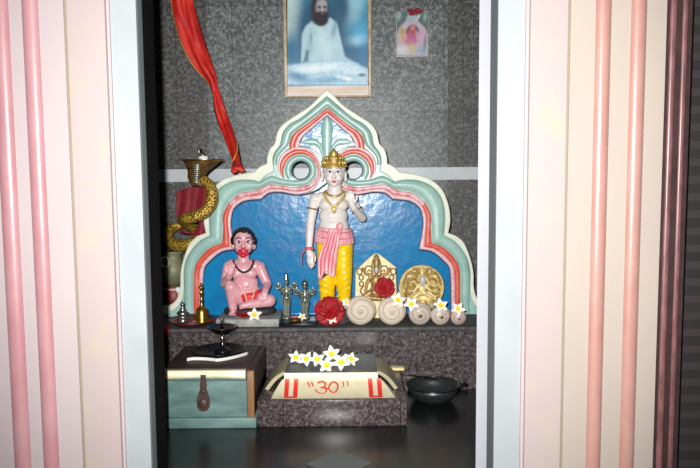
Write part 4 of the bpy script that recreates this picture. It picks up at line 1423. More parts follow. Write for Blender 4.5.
for i, (px, py, w) in enumerate(pspots):
    loc = PZ(px, py, zs + 0.0165); loc.y = 2.045 + (-0.03 if i in (1, 2) else -0.02)
    bm = bmesh.new()
    for k in range(3):
        petal(bm, Vector((0, 0, 0)), k * 2.1 + i, 0.013, 0.006, 0.003, 0.001)
    thicken(bm, 0.0012)
    bmesh.ops.translate(bm, vec=loc, verts=bm.verts)
    o = bm_obj('petal_scrap', bm, 'petal_red' if i != 2 else 'petal_pink', None, loc)
    tag(o, ('pink' if i == 2 else 'red') + ' flower petal scrap in the maroon bowl by the ' + w, 'petal', 'petal scraps in the offering bowl')
# red folded cloth left of the bowl at the shelf's edge
cl = PZ(164.5, 331, zs)
bm = bmesh.new(); ellip(bm, Vector((P(164, 330, 2.0).x, 2.0, zs + 0.001)), (0.016, 0.016, 0.009)); ellip(bm, Vector((P(166, 333, 1.99).x, 1.986, zs - 0.005)), (0.012, 0.008, 0.014))
me = fuse(bm, 0.0015, 3); o = link('cloth_scrap', me, 'muzzle_red', None, (P(164, 330, 2.0).x, 2.0, zs)); tag(o, 'small crumpled red cloth hanging over the shelf edge at far left', 'cloth')

# flowers before the seated statue
loc = P(242.5, 312, 2.033); zz = zs + 0.0255
bm = bmesh.new()
for k in range(9):
    petal(bm, Vector((random.uniform(-.004, .004), random.uniform(-.004, .004), 0.001 * k)), k * 0.7, 0.024, 0.0085, 0.004 + 0.001 * k, 0.002, ruffle=0.0015)
thicken(bm, 0.0008)
L0 = Vector((P(242.5, 312, 2.03).x, 2.026, zz)); bmesh.ops.translate(bm, vec=L0, verts=bm.verts)
o = bm_obj('red_blossom', bm, 'petal_red', None, L0); tag(o, 'crumpled red blossom lying at the feet of the pink seated statue', 'flower')
frangipani(Vector((P(254.5, 312, 2.030).x, 2.026, zs + 0.031)), (0.8, 0.1, 0.4), 'white and yellow frangipani right of the red blossom by the seated statue', 'single frangipani on the shelf', 1.0)

# dark tray with two small metal figurines and a little bowl
tx0, tx1 = P(279.5, 318, 2.04).x, P(317, 318, 2.04).x
bm = bmesh.new(); box(bm, tx0, tx1, 2.010, 2.115, zs, zs + 0.010, 0.002)
o = bm_obj('dark_tray', bm, 'steel_dark', None, ((tx0 + tx1) / 2, 2.06, zs)); tag(o, 'low dark tray on the shelf between the pink statue and the standing statue', 'tray')
ztr = zs + 0.010


def figurine(px, ytop, label, tall):
    Y0 = 2.085
    s = Y0 / F * 1.01
    bx_ = P(px, 300, Y0).x
    base = Vector((bx_, Y0, ztr))
    H = P(px, ytop, Y0).z - ztr
    t = thing('metal_figurine', label, 'figurine', base)
    t['group'] = 'small metal figurines on the dark tray'
    bm = bmesh.new(); lathe(bm, base, [(0.0165, 0), (0.0175, 0.003), (0.013, 0.006), (0.011, 0.010)], 24); bm_obj('base', bm, 'bronze_grey', t)
    bm = bmesh.new()
    V = lambda x, z, d=0.0: base + Vector((x, d, z))
    for sg in (-1, 1):
        capsule(bm, V(sg * .004, .008), V(sg * .0055, H * .42), .0038, .0052)
        capsule(bm, V(sg * .009, H * .66), V(sg * .017, H * .56, -.006), .0030, .0026); capsule(bm, V(sg * .017, H * .56, -.006), V(sg * .0155, H * .68, -.012), .0026, .0022)
        capsule(bm, V(sg * .009, H * .66), V(sg * .020, H * .66, .002), .0028, .0022); capsule(bm, V(sg * .020, H * .66, .002), V(sg * .0245, H * .75, .0), .0022, .0018)
        capsule(bm, V(sg * .0155, H * .70, -.012), V(sg * .0155, H * .74, -.012), .0026, .0020)
        for d in (-.001, .001):
            capsule(bm, V(sg * (.0245 + d), H * .75), V(sg * (.0245 + 2 * d), H * .79), .0012, .0010)
    ellip(bm, V(0, H * .45), (.0100, .0075, .0090)); ellip(bm, V(0, H * .58), (.0092, .0070, .0115)); ellip(bm, V(0, H * .66), (.0100, .0062, .0060))
    capsule(bm, V(0, H * .68), V(0, H * .74), .0038, .0036); ellip(bm, V(0, H * .79, -.001), (.0068, .0068, .0082)); ellip(bm, V(0, H * .785, -.0075), (.0012, .0014, .0022))
    for sg in (-1, 1):
        ellip(bm, V(sg * .0066, H * .785), (.0014, .0018, .0028))
    link('body', fuse(bm, 0.0010, 3), 'bronze_grey', t)
    bm = bmesh.new()
    c = V(0, H * .83)
    if tall:
        lathe(bm, c, [(.0064, 0), (.0072, .002), (.0056, .006), (.0050, .010), (.0046, .018), (.0038, .022), (0, H * .17)], 20)
    else:
        lathe(bm, c, [(.0064, -.002), (.0086, .001), (.0094, .006), (.0080, .011), (.0050, .014), (0, H * .17)], 20)
    bm_obj('crown', bm, 'silver', t)
    for sg in (-1, 1):
        bm = bmesh.new()
        c = V(sg * .0245, H * .70 if tall else H * .66, 0.004)
        tube(bm, [c + Vector((.0085 * math.cos(2 * PI * k / 24), 0, .0085 * math.sin(2 * PI * k / 24))) for k in range(24)], 0.0017, 8, closed=True)
        ellip(bm, c, (.003, .0022, .003), None, 10, 8)
        for k in range(4):
            a_ = PI * k / 4
            tube(bm, [c + Vector((.0085 * math.cos(a_), 0, .0085 * math.sin(a_))), c - Vector((.0085 * math.cos(a_), 0, .0085 * math.sin(a_)))], 0.0007, 6)
        bm_obj('wheel', bm, 'bronze_grey', t)
    bm = bmesh.new()
    tubeline(bm, [V(-.0085, H * .6, -.005), V(-.012, H * .4, -.006), V(-.009, H * .25, -.006), V(-.010, 0.012, -.004)], .0016)
    tubeline(bm, [V(.0085, H * .6, -.005), V(.012, H * .4, -.006), V(.009, H * .25, -.006), V(.010, 0.012, -.004)], .0016)
    bm_obj('drapery', bm, 'bronze_grey', t)


figurine(286.5, 272.5, 'left and taller of the two small metal figurines on the dark tray', True)
figurine(304.8, 278.5, 'right metal figurine with a rounded silver head on the dark tray', False)
lc = Vector((P(294.5, 318, 2.03).x, 2.030, ztr))
bm = bmesh.new(); lathe(bm, lc, [(0.010, 0), (0.017, 0.003), (0.0215, 0.009), (0.0205, 0.010), (0.015, 0.0045), (0, 0.003)], 30)
o = bm_obj('brass_cup', bm, 'brass_dark', None, lc); tag(o, 'small shallow brass cup in front of the metal figurines', 'cup')
frangipani(Vector((P(301.5, 309, 2.045).x, 2.050, ztr + 0.010)), (0.8, 0.3, 0.9), 'small white frangipani with pink petals between the two metal figurines', 'single frangipani on the shelf', 0.62)
bm = bmesh.new(); L0 = Vector((P(294.5, 310.5, 2.05).x, 2.058, ztr + 0.004))
for k in range(5):
    petal(bm, Vector((0, 0, 0.002)), k * 1.26, 0.013, 0.006, 0.005, 0.001)
thicken(bm, 0.001); bmesh.ops.translate(bm, vec=L0, verts=bm.verts)
o = bm_obj('pink_blossom', bm, 'petal_pink', None, L0); tag(o, 'small pink blossom at the foot of the left metal figurine', 'flower')

# red hibiscus at the statue's feet, and on the plaque
hibiscus(P(329.5, 311.5, 2.022), (1.1, 0.05, 0.1), 'large red hibiscus covering the feet of the standing statue', 1.12)
hibiscus(P(384.5, 287.5, 2.082), (1.35, 0.05, 0.5), 'red hibiscus leaning against the arched gold relief plaque', 0.78)
frangipani(P(332.0, 320.0, 2.000) + Vector((0, 0.0, 0.002)), (1.0, 0.0, 0.6), 'small pale yellow frangipani in front of the large red hibiscus', 'single frangipani on the shelf', 0.72)
frangipani(P(346.0, 303.0, 2.030), (0.9, 0.2, 0.2), 'small white frangipani beside the right foot of the standing statue', 'single frangipani on the shelf', 0.66)


# ---- gold relief plaques
def arch_plaque():
    Y0 = 2.120
    t = thing('arched_plaque', 'cream and gold relief plaque with pointed top standing behind the shells', 'plaque', (P(376, 300, Y0).x, Y0, zs))
    out = catmull([(354.5, 322), (354.8, 300), (355.6, 270), (362, 264.5), (370, 257.0), (376, 253.5), (381, 255.4), (388, 261), (396, 267), (397, 300), (397.5, 322)], 6, corners=(1, 2, 8, 9))

    def w(p, Y):
        v = P(p[0], p[1], Y); v.z = max(v.z, zs); return v
    link('plate', fill2d([out], 0.012, 0.003, Y0, w), 'plaque_cream', t)
    J = lambda x, y, d=0.0: P(x, y, Y0 + d)
    s = Y0 / F
    bm = bmesh.new()
    C = lambda a, b, ra, rb: capsule(bm, a, b, ra * s, rb * s, 12)
    ellip(bm, J(376.5, 266), (3.4 * s, 2.6 * s, 8.5 * s)); ellip(bm, J(376.5, 257.5), (1.4 * s, 1.8 * s, 2.4 * s))
    ellip(bm, J(376.5, 270, -.004), (3.2 * s, 3.0 * s, 4.6 * s)); ellip(bm, J(376.3, 282), (6 * s, 3.2 * s, 8 * s)); ellip(bm, J(376.3, 293), (9 * s, 4 * s, 5 * s))
    C(J(370, 293, -.004), J(364, 297, -.008), 3.6, 3); C(J(382, 293, -.004), J(388, 297, -.008), 3.6, 3); C(J(364, 297, -.008), J(380, 299, -.010), 3, 2.4)
    for sg in (-1, 1):
        X_ = lambda d: 376.4 + sg * d
        C(J(X_(5), 276), J(X_(9.5), 283, -.003), 2.0, 1.7); C(J(X_(9.5), 283, -.003), J(X_(11), 292, -.008), 1.7, 1.4)
        C(J(X_(5), 275), J(X_(11), 274, -.002), 1.9, 1.5); C(J(X_(11), 274, -.002), J(X_(13.5), 268.5, -.003), 1.5, 1.3)
    link('relief_figure', fuse(bm, 0.0011, 3), 'relief_gold', t)
    bm = bmesh.new()
    for sg in (-1, 1):
        X_ = lambda d: 376.4 + sg * d
        for cx_, cy_, r_ in ((17, 271.5, 2.6), (15.2, 277.5, 2.2), (15.0, 284, 2.0)):
            c = J(X_(cx_), cy_, -.001)
            tube(bm, [c + Vector((r_ * s * math.cos(2 * PI * k / 16), 0, r_ * s * 1.2 * math.sin(2 * PI * k / 16))) for k in range(16)], 0.7 * s, 6, closed=True)
        tubeline(bm, [J(X_(3.6), 268.5, -.002), J(X_(6), 266.2, -.001), J(X_(10.5), 267.0, -.001), J(X_(11), 273, -.002), J(X_(7), 275.5, -.002)], 0.75 * s)
        tubeline(bm, [J(X_(5), 272, -.002), J(X_(7.5), 270, -.001), J(X_(9), 272, -.001)], 0.6 * s)
        tubeline(bm, [J(X_(13), 286, -.002), J(X_(16), 291, -.002), J(X_(12), 297, -.003)], 0.8 * s)
        tubeline(bm, [J(X_(6.2), 280, -.009), J(X_(4.5), 286, -.010), J(X_(6.5), 291, -.011)], 0.7 * s)
    tubeline(bm, [J(372.6, 274, -.003), J(371.9, 266, -.002), J(374.4, 257, -.002), J(376.4, 254.8, -.002), J(378.4, 257, -.002), J(380.9, 266, -.002), J(380.2, 274, -.003)], 0.7 * s)
    bm_obj('relief_lines', bm, 'gold_dark', t)
    bm = bmesh.new(); ellip(bm, J(376.5, 270, -.011), (2.2 * s, 1.6 * s, 3.6 * s)); bm_obj('relief_face', bm, 'face_grey', t)


arch_plaque()


def round_plaque():
    Y0 = 2.105
    s = Y0 / F
    c = P(421.5, 287.5, Y0)
    R = 23.0 * s
    t = thing('round_plaque', 'round gold relief plaque standing behind the small shells at right', 'plaque', (c.x, Y0, zs))
    J = lambda x, y, d=0.0: P(x, y, Y0 + d)
    bm = bmesh.new(); lathe(bm, c, [(R * .96, -0.012), (R, -0.009), (R, 0.0), (R * 0.97, 0.002), (R * .90, 0.0015), (R * .88, -0.001), (0, -0.001)], 56, Vector((0, -1, 0)))
    bm_obj('disc', bm, 'gold_light', t)
    bm = bmesh.new()
    for r_, w in ((0.955, 0.0022), (0.89, 0.0012)):
        tube(bm, [c + Vector((R * r_ * math.cos(2 * PI * k / 56), -0.002, R * r_ * math.sin(2 * PI * k / 56))) for k in range(56)], w, 8, closed=True)
    bm_obj('rim', bm, 'relief_pale', t)
    bm = bmesh.new()
    for sg in (-1, 1):
        X_ = lambda d: 422.3 + sg * d
        for pts, r_ in (([(4, 283), (8, 279), (13, 280), (14.5, 285), (11, 288.5), (7.5, 286.5), (9, 283.5)], 1.0), ([(3, 290), (8, 291), (13, 294), (16.5, 291), (15.5, 287.5)], 1.1),
                        ([(2, 295), (7, 296.5), (11, 301), (6, 304), (2, 301)], 1.1), ([(5, 277), (9, 272.5), (14.5, 274), (17, 279), (18.6, 285)], 1.0), ([(3.5, 274), (6, 269.5), (10, 269)], 0.9),
                        ([(17.5, 294), (14.5, 299), (12.5, 303)], 1.0)):
            tubeline(bm, [J(X_(a), b, -.0028) for a, b in pts], r_ * 1.15 * s, 6, 8)
    bm_obj('relief_scrolls', bm, 'relief_gold', t)
    bm = bmesh.new()
    for sg in (-1, 1):
        X_ = lambda d: 422.3 + sg * d
        capsule(bm, J(X_(3), 285), J(X_(9), 292, -.003), 2.0 * s, 1.4 * s); capsule(bm, J(X_(2), 293, -.002), J(X_(9.5), 298, -.004), 2.6 * s, 2.0 * s)
        capsule(bm, J(X_(4), 280), J(X_(10), 284 + sg * 2, -.002), 1.4 * s, 1.0 * s)
        ellip(bm, J(X_(12), 276.5), (2.2 * s, 1.6 * s, 2.2 * s)); ellip(bm, J(X_(16), 297), (2.0 * s, 1.4 * s, 2.0 * s)); ellip(bm, J(X_(11.5), 291), (2.2 * s, 1.4 * s, 1.6 * s))
    for a_ in range(14):                                # small leaves round the border
        th = 2 * PI * a_ / 14 + .2
        ellip(bm, c + Vector((math.cos(th) * R * .78, -.001, math.sin(th) * R * .78)), (2.6 * s, 1.5 * s, 1.5 * s), Euler((0, -th * 1.7, 0)), 12, 8)
    tubeline(bm, [J(426, 277.5, -.006), J(429, 283, -.007), J(434, 286, -.006), J(437.5, 284.5, -.004)], 1.2 * s)
    ellip(bm, J(422.3, 290), (4.2 * s, 2.6 * s, 6.5 * s)); ellip(bm, J(422.3, 273.2), (2.4 * s, 2 * s, 3.4 * s))
    ellip(bm, J(422.3, 302.5), (9 * s, 2 * s, 2.2 * s))
    link('relief_figure', fuse(bm, 0.0011, 2), 'relief_pale', t)
    bm = bmesh.new(); ellip(bm, J(422.6, 281, -.003), (3.3 * s, 2.6 * s, 6.2 * s)); bm_obj('relief_face', bm, 'face_grey', t)
    bm = bmesh.new(); lathe(bm, Vector((c.x, Y0 + 0.008, zs)), [(0.030, 0), (0.030, 0.004), (0.022, 0.008), (0.022, c.z - R - zs + 0.006)], 20, None, 0.4)
    bm_obj('foot', bm, 'gold_dark', t)


round_plaque()


# ---- spiral shells
def shell(px, py, rpx, Yc, label, tone, apex, tilt):
    s = Yc / F
    R = rpx * s
    c = P(px, py, Yc)
    c.z = zs + R * 0.985
    bm = bmesh.new()
    lay = bm.verts.layers.float_color.new('band')
    NR, NA = 44, 72
    rows = []
    A_ = Vector((tilt[0], -1, tilt[1])).normalized()
    T_ = A_.cross(Vector((0, 0, 1))).normalized(); B_ = T_.cross(A_)
    for i in range(NR + 1):
        rows.append([])
        for k in range(NA):
            th = 2 * PI * k / NA
            q = i / NR                                            # 0 apex - 1 back
            phi = q * PI
            rr = math.sin(phi) if phi < PI * .55 else math.sin(phi) * 0.98
            hh = math.cos(phi)
            hgt = hh * 0.62 + (0.22 * (1 - rr) ** 1.5 if phi < PI / 2 else 0)
            wh = 0.0
            sp = 0.5
            if phi < PI * 0.55:
                turns = (2.7 * rr ** 0.8 - th / (2 * PI)) % 1.0
                groove = 1 - min(1, abs(turns - 0.0) / 0.16, abs(turns - 1.0) / 0.16)
                wh = -0.060 * groove * (0.4 + 0.6 * rr) * (1 if q > .02 else 0)
                sp = groove
            ang = 1 + 0.015 * noise.noise(Vector((math.cos(th) * 2, math.sin(th) * 2, px)))
            p = c + (T_ * math.cos(th) + B_ * math.sin(th)) * (rr * R * ang * (1 + wh * .5)) + A_ * ((hgt + wh) * R)
            v = bm.verts.new(p)
            nz = noise.noise(Vector((p.x * 160, p.y * 160, p.z * 160)))
            base = [tone[j] * (1 + 0.14 * nz) for j in range(3)]
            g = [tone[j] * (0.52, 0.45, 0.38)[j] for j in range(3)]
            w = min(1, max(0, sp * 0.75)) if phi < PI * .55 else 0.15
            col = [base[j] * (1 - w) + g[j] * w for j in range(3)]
            if rr < 0.16 and phi < 1:
                col = [apex[j] for j in range(3)]
            v[lay] = (*col, 1)
            rows[-1].append(v)
    for A, B in zip(rows, rows[1:]):
        for k in range(NA):
            j = (k + 1) % NA
            bm.faces.new((A[k], A[j], B[j], B[k]))
    bmesh.ops.remove_doubles(bm, verts=bm.verts, dist=1e-6)
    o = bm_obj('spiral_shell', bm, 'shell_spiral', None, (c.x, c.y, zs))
    tag(o, label, 'shell', 'row of spiral shells along the shelf edge')


T1 = hexc(222, 208, 190)
shell(361, 313.5, 15.0, 2.030, 'largest and leftmost pale spiral shell, beside the red hibiscus', T1, hexc(190, 170, 160), (0.0, 0.10))
shell(392, 313.5, 14.4, 2.028, 'second largest pale spiral shell, in front of the arched plaque', T1, hexc(196, 176, 166), (0.02, 0.10))
shell(420, 316, 11.6, 2.024, 'middle sized spiral shell with brown tip, third in the row', hexc(200, 186, 172), hexc(112, 70, 60), (-0.05, -0.05))
shell(440.5, 317.5, 10.0, 2.022, 'smaller spiral shell with dark hole at its tip, fourth in row', hexc(200, 186, 172), hexc(86, 60, 52), (0.05, -0.05))
shell(458.5, 319, 8.0, 2.020, 'smallest spiral shell at the right end of the row', hexc(190, 172, 164), hexc(110, 72, 60), (0.0, -0.1))
gn = 'frangipani laid on the row of shells'
for px, py, Yq, rot, sc, lab in ((397.5, 300.5, 2.014, (1.1, 0.25, 0.2), 1.02, 'white frangipani on top of the second largest shell'),
                                 (411.5, 304.5, 2.018, (1.05, -0.1, 0.8), 0.98, 'white frangipani leaning between the second and third shells'),
                                 (440.5, 306.0, 2.012, (0.95, 0.1, 0.5), 0.98, 'white frangipani on top of the fourth shell'),
                                 (458.0, 309.5, 2.010, (0.95, 0.0, 1.0), 0.92, 'white frangipani on the smallest shell at the right end')):
    frangipani(P(px, py, Yq), rot, lab, gn, sc)
bm = bmesh.new(); L0 = P(431, 307, 2.04)
for k in range(5):
    petal(bm, Vector((0, 0, 0)), k * 1.26, 0.010, 0.005, 0.006, 0.001)
thicken(bm, 0.001); bmesh.ops.rotate(bm, cent=(0, 0, 0), matrix=Matrix.Rotation(1.0, 3, 'X'), verts=bm.verts); bmesh.ops.translate(bm, vec=L0, verts=bm.verts)
o = bm_obj('dried_blossom', bm, 'petal_stone', None, L0); tag(o, 'small dried brownish blossom between the third and fourth shells', 'flower')


# ================================================================== COBRA LAMP AND POTS at left behind the arch
def cobra():
    Yb = 2.300
    s = 2.2 / F
    base = P(182, 251, Yb)
    t = thing('cobra_lamp', 'gold scaled cobra lamp coiled on a pot at the left of the arch', 'lamp', base)
    pts = []
    cen = P(182, 238, Yb)
    # lower coil, then the body rises forward past the arch and loops up to the hood
    keys = [(198, 228, 2.345), (184, 225, 2.355), (171, 229, 2.335), (168.5, 238, 2.31), (174, 244.5, 2.285), (185, 245.0, 2.27), (195, 241, 2.265), (199, 234, 2.27), (194, 228.5, 2.265), (184, 222, 2.20), (185, 218.5, 2.125), (193, 217, 2.105),
            (203, 213, 2.100), (210.5, 205, 2.100), (212.5, 195, 2.105), (209.5, 185.5, 2.115), (203, 180, 2.13)]
    kp = [tuple(P(x, y, Y)) for x, y, Y in keys]
    rad = [2.5, 4.0, 5.2, 5.8, 6.0, 6.0, 5.8, 5.4, 5.2, 5.2, 5.4, 5.6, 5.8, 5.8, 5.6, 5.2, 5.0]
    kq = [(*p, r * s) for p, r in zip(kp, rad)]
    q = catmull(kq, 8)
    bm = bmesh.new()
    tube(bm, [v[:3] for v in q], [v[3] for v in q], 16)
    bm_obj('body', bm, 'cobra_scales', t)
    # flared hood, facing the viewer
    Yh = 2.13
    J = lambda x, y, d=0.0: P(x, y, Yh + d)
    rows = []
    bm = bmesh.new()
    for y, x0, x1, dep in ((160.5, 184.0, 221.5, 15), (163, 185.0, 219.0, 15), (167, 186.8, 214, 12), (172, 188.0, 208, 10), (177, 187.6, 204.5, 8), (182, 189.2, 204, 7), (186, 192, 207, 5.5)):
        cx_ = (x0 + x1) / 2; hw = (x1 - x0) / 2
        c = J(cx_, y)
        rows.append([bm.verts.new(c + Vector((math.cos(2 * PI * k / 36) * hw * s * 0.97, math.sin(2 * PI * k / 36) * dep * s * (0.8 if math.sin(2 * PI * k / 36) < 0 else 1), 0))) for k in range(36)])
    for A, B in zip(rows, rows[1:]):
        for k in range(36):
            j = (k + 1) % 36
            bm.faces.new((A[k], A[j], B[j], B[k]))
    bm.faces.new(rows[0]); bm.faces.new(rows[-1])
    hd = bm_obj('hood', bm, 'hood_brown', t, sharp=math.radians(60))
    bm = bmesh.new()
    for k in range(9):
        u = k / 8
        y = 165 + 17 * u
        dep = 12.3 - 5.8 * u
        c = J(199.0 - 1.8 * u, y) - Vector((0, dep * s * .8, 0))
        ellip(bm, c, ((3.6 - 0.8 * u) * s, 1.5 * s, 1.5 * s), None, 12, 8)
    bm_obj('belly_scales', bm, 'bronze_grey', hd)
    # brass dish with the wick holder
    c = J(202.5, 160.5)
    bm = bmesh.new(); lathe(bm, c, [(15 * s, -1.4 * s), (19.5 * s, -0.4 * s), (20.6 * s, 0.9 * s), (19.6 * s, 1.2 * s), (15 * s, 0.2 * s), (0, -0.2 * s)], 40, None, 0.75)
    ds = bm_obj('dish', bm, 'brass', t)
    c2 = J(203.4, 160.3)
    bm = bmesh.new(); lathe(bm, c2, [(4.6 * s, -0.4 * s), (4.8 * s, 1.2 * s), (4.6 * s, 3.6 * s), (3.0 * s, 4.2 * s), (0, 4.2 * s)], 24); bm_obj('wick_holder', bm, 'white_paint', ds)
    bm = bmesh.new(); lathe(bm, c2 + Vector((-0.6 * s, 0, 4 * s)), [(3.0 * s, 0), (3.2 * s, 1.2 * s), (1.6 * s, 2.6 * s), (1.2 * s, 3.4 * s)], 18)
    tube(bm, [c2 + Vector((-3 * s, 0, 5 * s)), c2 + Vector((-4.4 * s, 0, 8 * s)), c2 + Vector((-3.8 * s, 0, 11.5 * s)), c2 + Vector((-3 * s, 0, 13 * s))], [1.2 * s, 1.5 * s, 1.3 * s, 0.5 * s], 10)
    bm_obj('wick', bm, 'silver', ds)
    return base


cb = cobra()
# maroon cloth hung through the coils
bm = bmesh.new()
rows = []
NRW, NCL = 36, 34
pxs = []
for i in range(NRW + 1):
    v = i / NRW
    row = []; pr = []
    for k in range(NCL + 1):
        u = k / NCL
        xl = 176.2 + 0.4 * v + 4.0 * max(0, v - .6) / .4; xr = 206.5 - 1.5 * v
        yt = 192 - 5.5 * math.sin(u * PI * .75) ; yb = 233 + 3 * u
        x = xl + (xr - xl) * u; y = yt + (yb - yt) * v
        pr.append((x, y))
        row.append(bm.verts.new(P(x, y, 2.232 + 0.006 * math.sin(u * 11 + v * 2) + 0.003 * math.sin(v * 5))))
    rows.append(row); pxs.append(pr)
for i in range(NRW):
    for k in range(NCL):
        x, y = pxs[i][k]
        # slit through which the cobra's body passes
        if ((x + 0.4 - 188.5) / 10.5) ** 2 + ((y + 0.5 - 224.0) / 7.5) ** 2 > 1:
            bm.faces.new((rows[i][k], rows[i][k + 1], rows[i + 1][k + 1], rows[i + 1][k]))
for v_ in [v_ for v_ in bm.verts if not v_.link_faces]:
    bm.verts.remove(v_)
thicken(bm, 0.003)
L0 = P(190, 236, 2.232)
o = bm_obj('maroon_cloth', bm, 'maroon_cloth', None, L0); tag(o, 'dark maroon cloth hanging behind the coils of the gold cobra lamp', 'cloth')
# two stacked pots carrying the cobra
pY = 2.305
px_ = P(174, 290, pY).x
zj = P(174, 286, pY).z; zk = base_z = cb.z - 0.0015
h1 = zj - zs
p0 = Vector((px_, pY, zs))
t = thing('clay_pot', 'dark red clay pot on the shelf at far left, under the olive jar', 'pot', p0)
bm = bmesh.new(); lathe(bm, p0, [(0.026, 0), (0.036, h1 * .25), (0.040, h1 * .55), (0.034, h1 * .85), (0.030, h1 * .93), (0.033, h1), (0.0, h1)], 36); bm_obj('body', bm, 'pot_red', t)
bm = bmesh.new(); lathe(bm, p0 + Vector((0, 0, h1 * .86)), [(0.0345, 0), (0.036, 0.003), (0.0345, 0.006)], 36); bm_obj('rim', bm, 'pot_white', t)
h2 = zk - zj
p1 = Vector((px_, pY, zj))
t = thing('olive_jar', 'round olive jar with a white looped handle on top of the red pot', 'jar', p1)
bm = bmesh.new(); lathe(bm, p1, [(0.024, 0), (0.038, h2 * .14), (0.045, h2 * .4), (0.042, h2 * .62), (0.030, h2 * .8), (0.026, h2 * .87), (0.036, h2 * .95), (0.038, h2), (0.0, h2)], 40); bm_obj('body', bm, 'pot_olive', t)
bm = bmesh.new()
hc = P(165, 262, pY - 0.045)
tube(bm, [hc + Vector((0.014 * math.cos(a), -0.002 * math.sin(a), 0.017 * math.sin(a))) for a in [2 * PI * k / 24 for k in range(24)]], 0.0034, 10, closed=True)
bm_obj('handle', bm, 'pot_white', t)
bm = bmesh.new()
c = P(177.0, 291, 2.225)
L0 = Vector((c.x, 2.245, zs))
lathe(bm, L0, [(0.008, 0), (0.009, 0.003), (0.003, 0.006), (0.003, c.z - zs - 0.010), (0.010, c.z - zs - 0.004), (0.012, c.z - zs + 0.006), (0.006, c.z - zs + 0.010), (0, c.z - zs + 0.011)], 20)
o = bm_obj('white_stopper', bm, 'wick_white', None, L0); tag(o, 'small white knobbed stick beside the red clay pot behind the arch', 'stick')

# ================================================================== RED CLOTH hanging at upper left
def red_cloth():
    keys = [(166, -60, 202, -60), (168, -25, 198, -25), (171.5, 2, 194, 2), (176, 22, 197.5, 20), (183, 45, 204, 42), (194, 66, 211, 62), (208, 82, 216, 76), (213, 95, 219, 90), (215.5, 112, 224, 106), (222, 132, 231, 127), (229, 150, 238, 147), (232.5, 163, 241, 162), (232, 171, 243.5, 170)]
    S = catmull(keys, 6)
    bm = bmesh.new(); bt_ = bmesh.new()
    rows = []; edge = []
    NU = 14
    n = len(S)
    for i, (a, b, c, d) in enumerate(S):
        v = i / (n - 1)
        Yc = 2.345 - 0.175 * max(0, (v - 0.72) / 0.28) ** 1.2
        row = []
        p0 = P(a, b, Yc); p1 = P(c, d, Yc)
        wdt = (p1 - p0).length
        for k in range(NU + 1):
            u = k / NU
            p = p0.lerp(p1, u)
            p.y += -0.016 * math.sin(u * PI) * min(1, wdt / 0.05) + 0.006 * math.sin(u * 9 + v * 14) + 0.003 * math.sin(u * 17 - v * 9)
            row.append(bm.verts.new(p))
        rows.append(row)
        edge.append(row[0].co.copy() + Vector((0, -0.004, 0)))
    for A, B in zip(rows, rows[1:]):
        for k in range(NU):
            bm.faces.new((A[k], A[k + 1], B[k + 1], B[k]))
    thicken(bm, 0.004)
    base = P(238, 172, 2.17)
    t = thing('red_cloth', 'long twisted red cloth with gold edge hanging down to the arch at upper left', 'cloth', base)
    bm_obj('drape', bm, 'red_cloth', t)
    m = int(n * 0.62)
    tube(bt_, edge[:m], 0.0024, 8)
    # the gold edge crosses over at the twist and reappears near the foot
    q = [P(x, y, Y) for x, y, Y in ((231, 163, 2.185), (234.5, 158, 2.180), (237.2, 150, 2.190), (237, 143, 2.21))]
    tubeline(bt_, q, 0.0022)
    bm_obj('gold_edge', bt_, 'gold_trim', t)
    bm = bmesh.new()
    ellip(bm, P(237.5, 168.5, 2.168), (0.020, 0.012, 0.009)); ellip(bm, P(234, 171.0, 2.168), (0.011, 0.010, 0.008)); ellip(bm, P(242, 170.4, 2.168), (0.010, 0.010, 0.007))
    link('knot', fuse(bm, 0.0018, 3), 'red_cloth', t)
    bm = bmesh.new()
    petal(bm, P(243.5, 172, 2.165), 0.1, 0.022, 0.006, 0.004, 0.0)
    petal(bm, P(243.5, 172.5, 2.165), 0.6, 0.014, 0.005, 0.002, 0.0)
    thicken(bm, 0.001)
    o = bm_obj('green_leaf', bm, 'leaf_green', None, P(243.5, 172, 2.165)); tag(o, 'small green leaf tucked by the foot of the red cloth on the arch', 'leaf')


red_cloth()


# ================================================================== PICTURES on the wall
def lerp3(a, b, t):
    return tuple(a[i] + (b[i] - a[i]) * t for i in range(3))


def sm(e0, e1, x):
    t = min(1, max(0, (x - e0) / (e1 - e0)))
    return t * t * (3 - 2 * t)


def paint(x, y, base, layers):
    col = base
    for kind, prm, c, soft in layers:
        if kind == 'e':
            cx_, cy_, rx, ry, ang = prm
            dx, dy = x - cx_, y - cy_
            ca, sa = math.cos(ang), math.sin(ang)
            d = math.hypot((dx * ca + dy * sa) / rx, (-dx * sa + dy * ca) / ry)
            w = 1 - sm(1 - soft, 1 + soft, d)
        else:                                               # polygon with soft edge
            ins = False; dm = 1e9
            n = len(prm)
            for i in range(n):
                (xa_, ya_), (xb_, yb_) = prm[i], prm[(i + 1) % n]
                if (ya_ > y) != (yb_ > y) and x < (xb_ - xa_) * (y - ya_) / (yb_ - ya_) + xa_:
                    ins = not ins
                L2 = (xb_ - xa_) ** 2 + (yb_ - ya_) ** 2
                tt = max(0, min(1, ((x - xa_) * (xb_ - xa_) + (y - ya_) * (yb_ - ya_)) / L2))
                dm = min(dm, math.hypot(x - xa_ - tt * (xb_ - xa_), y - ya_ - tt * (yb_ - ya_)))
            w = sm(-soft, soft, dm if ins else -dm)
        if w > 0:
            col = lerp3(col, c, w)
    return col


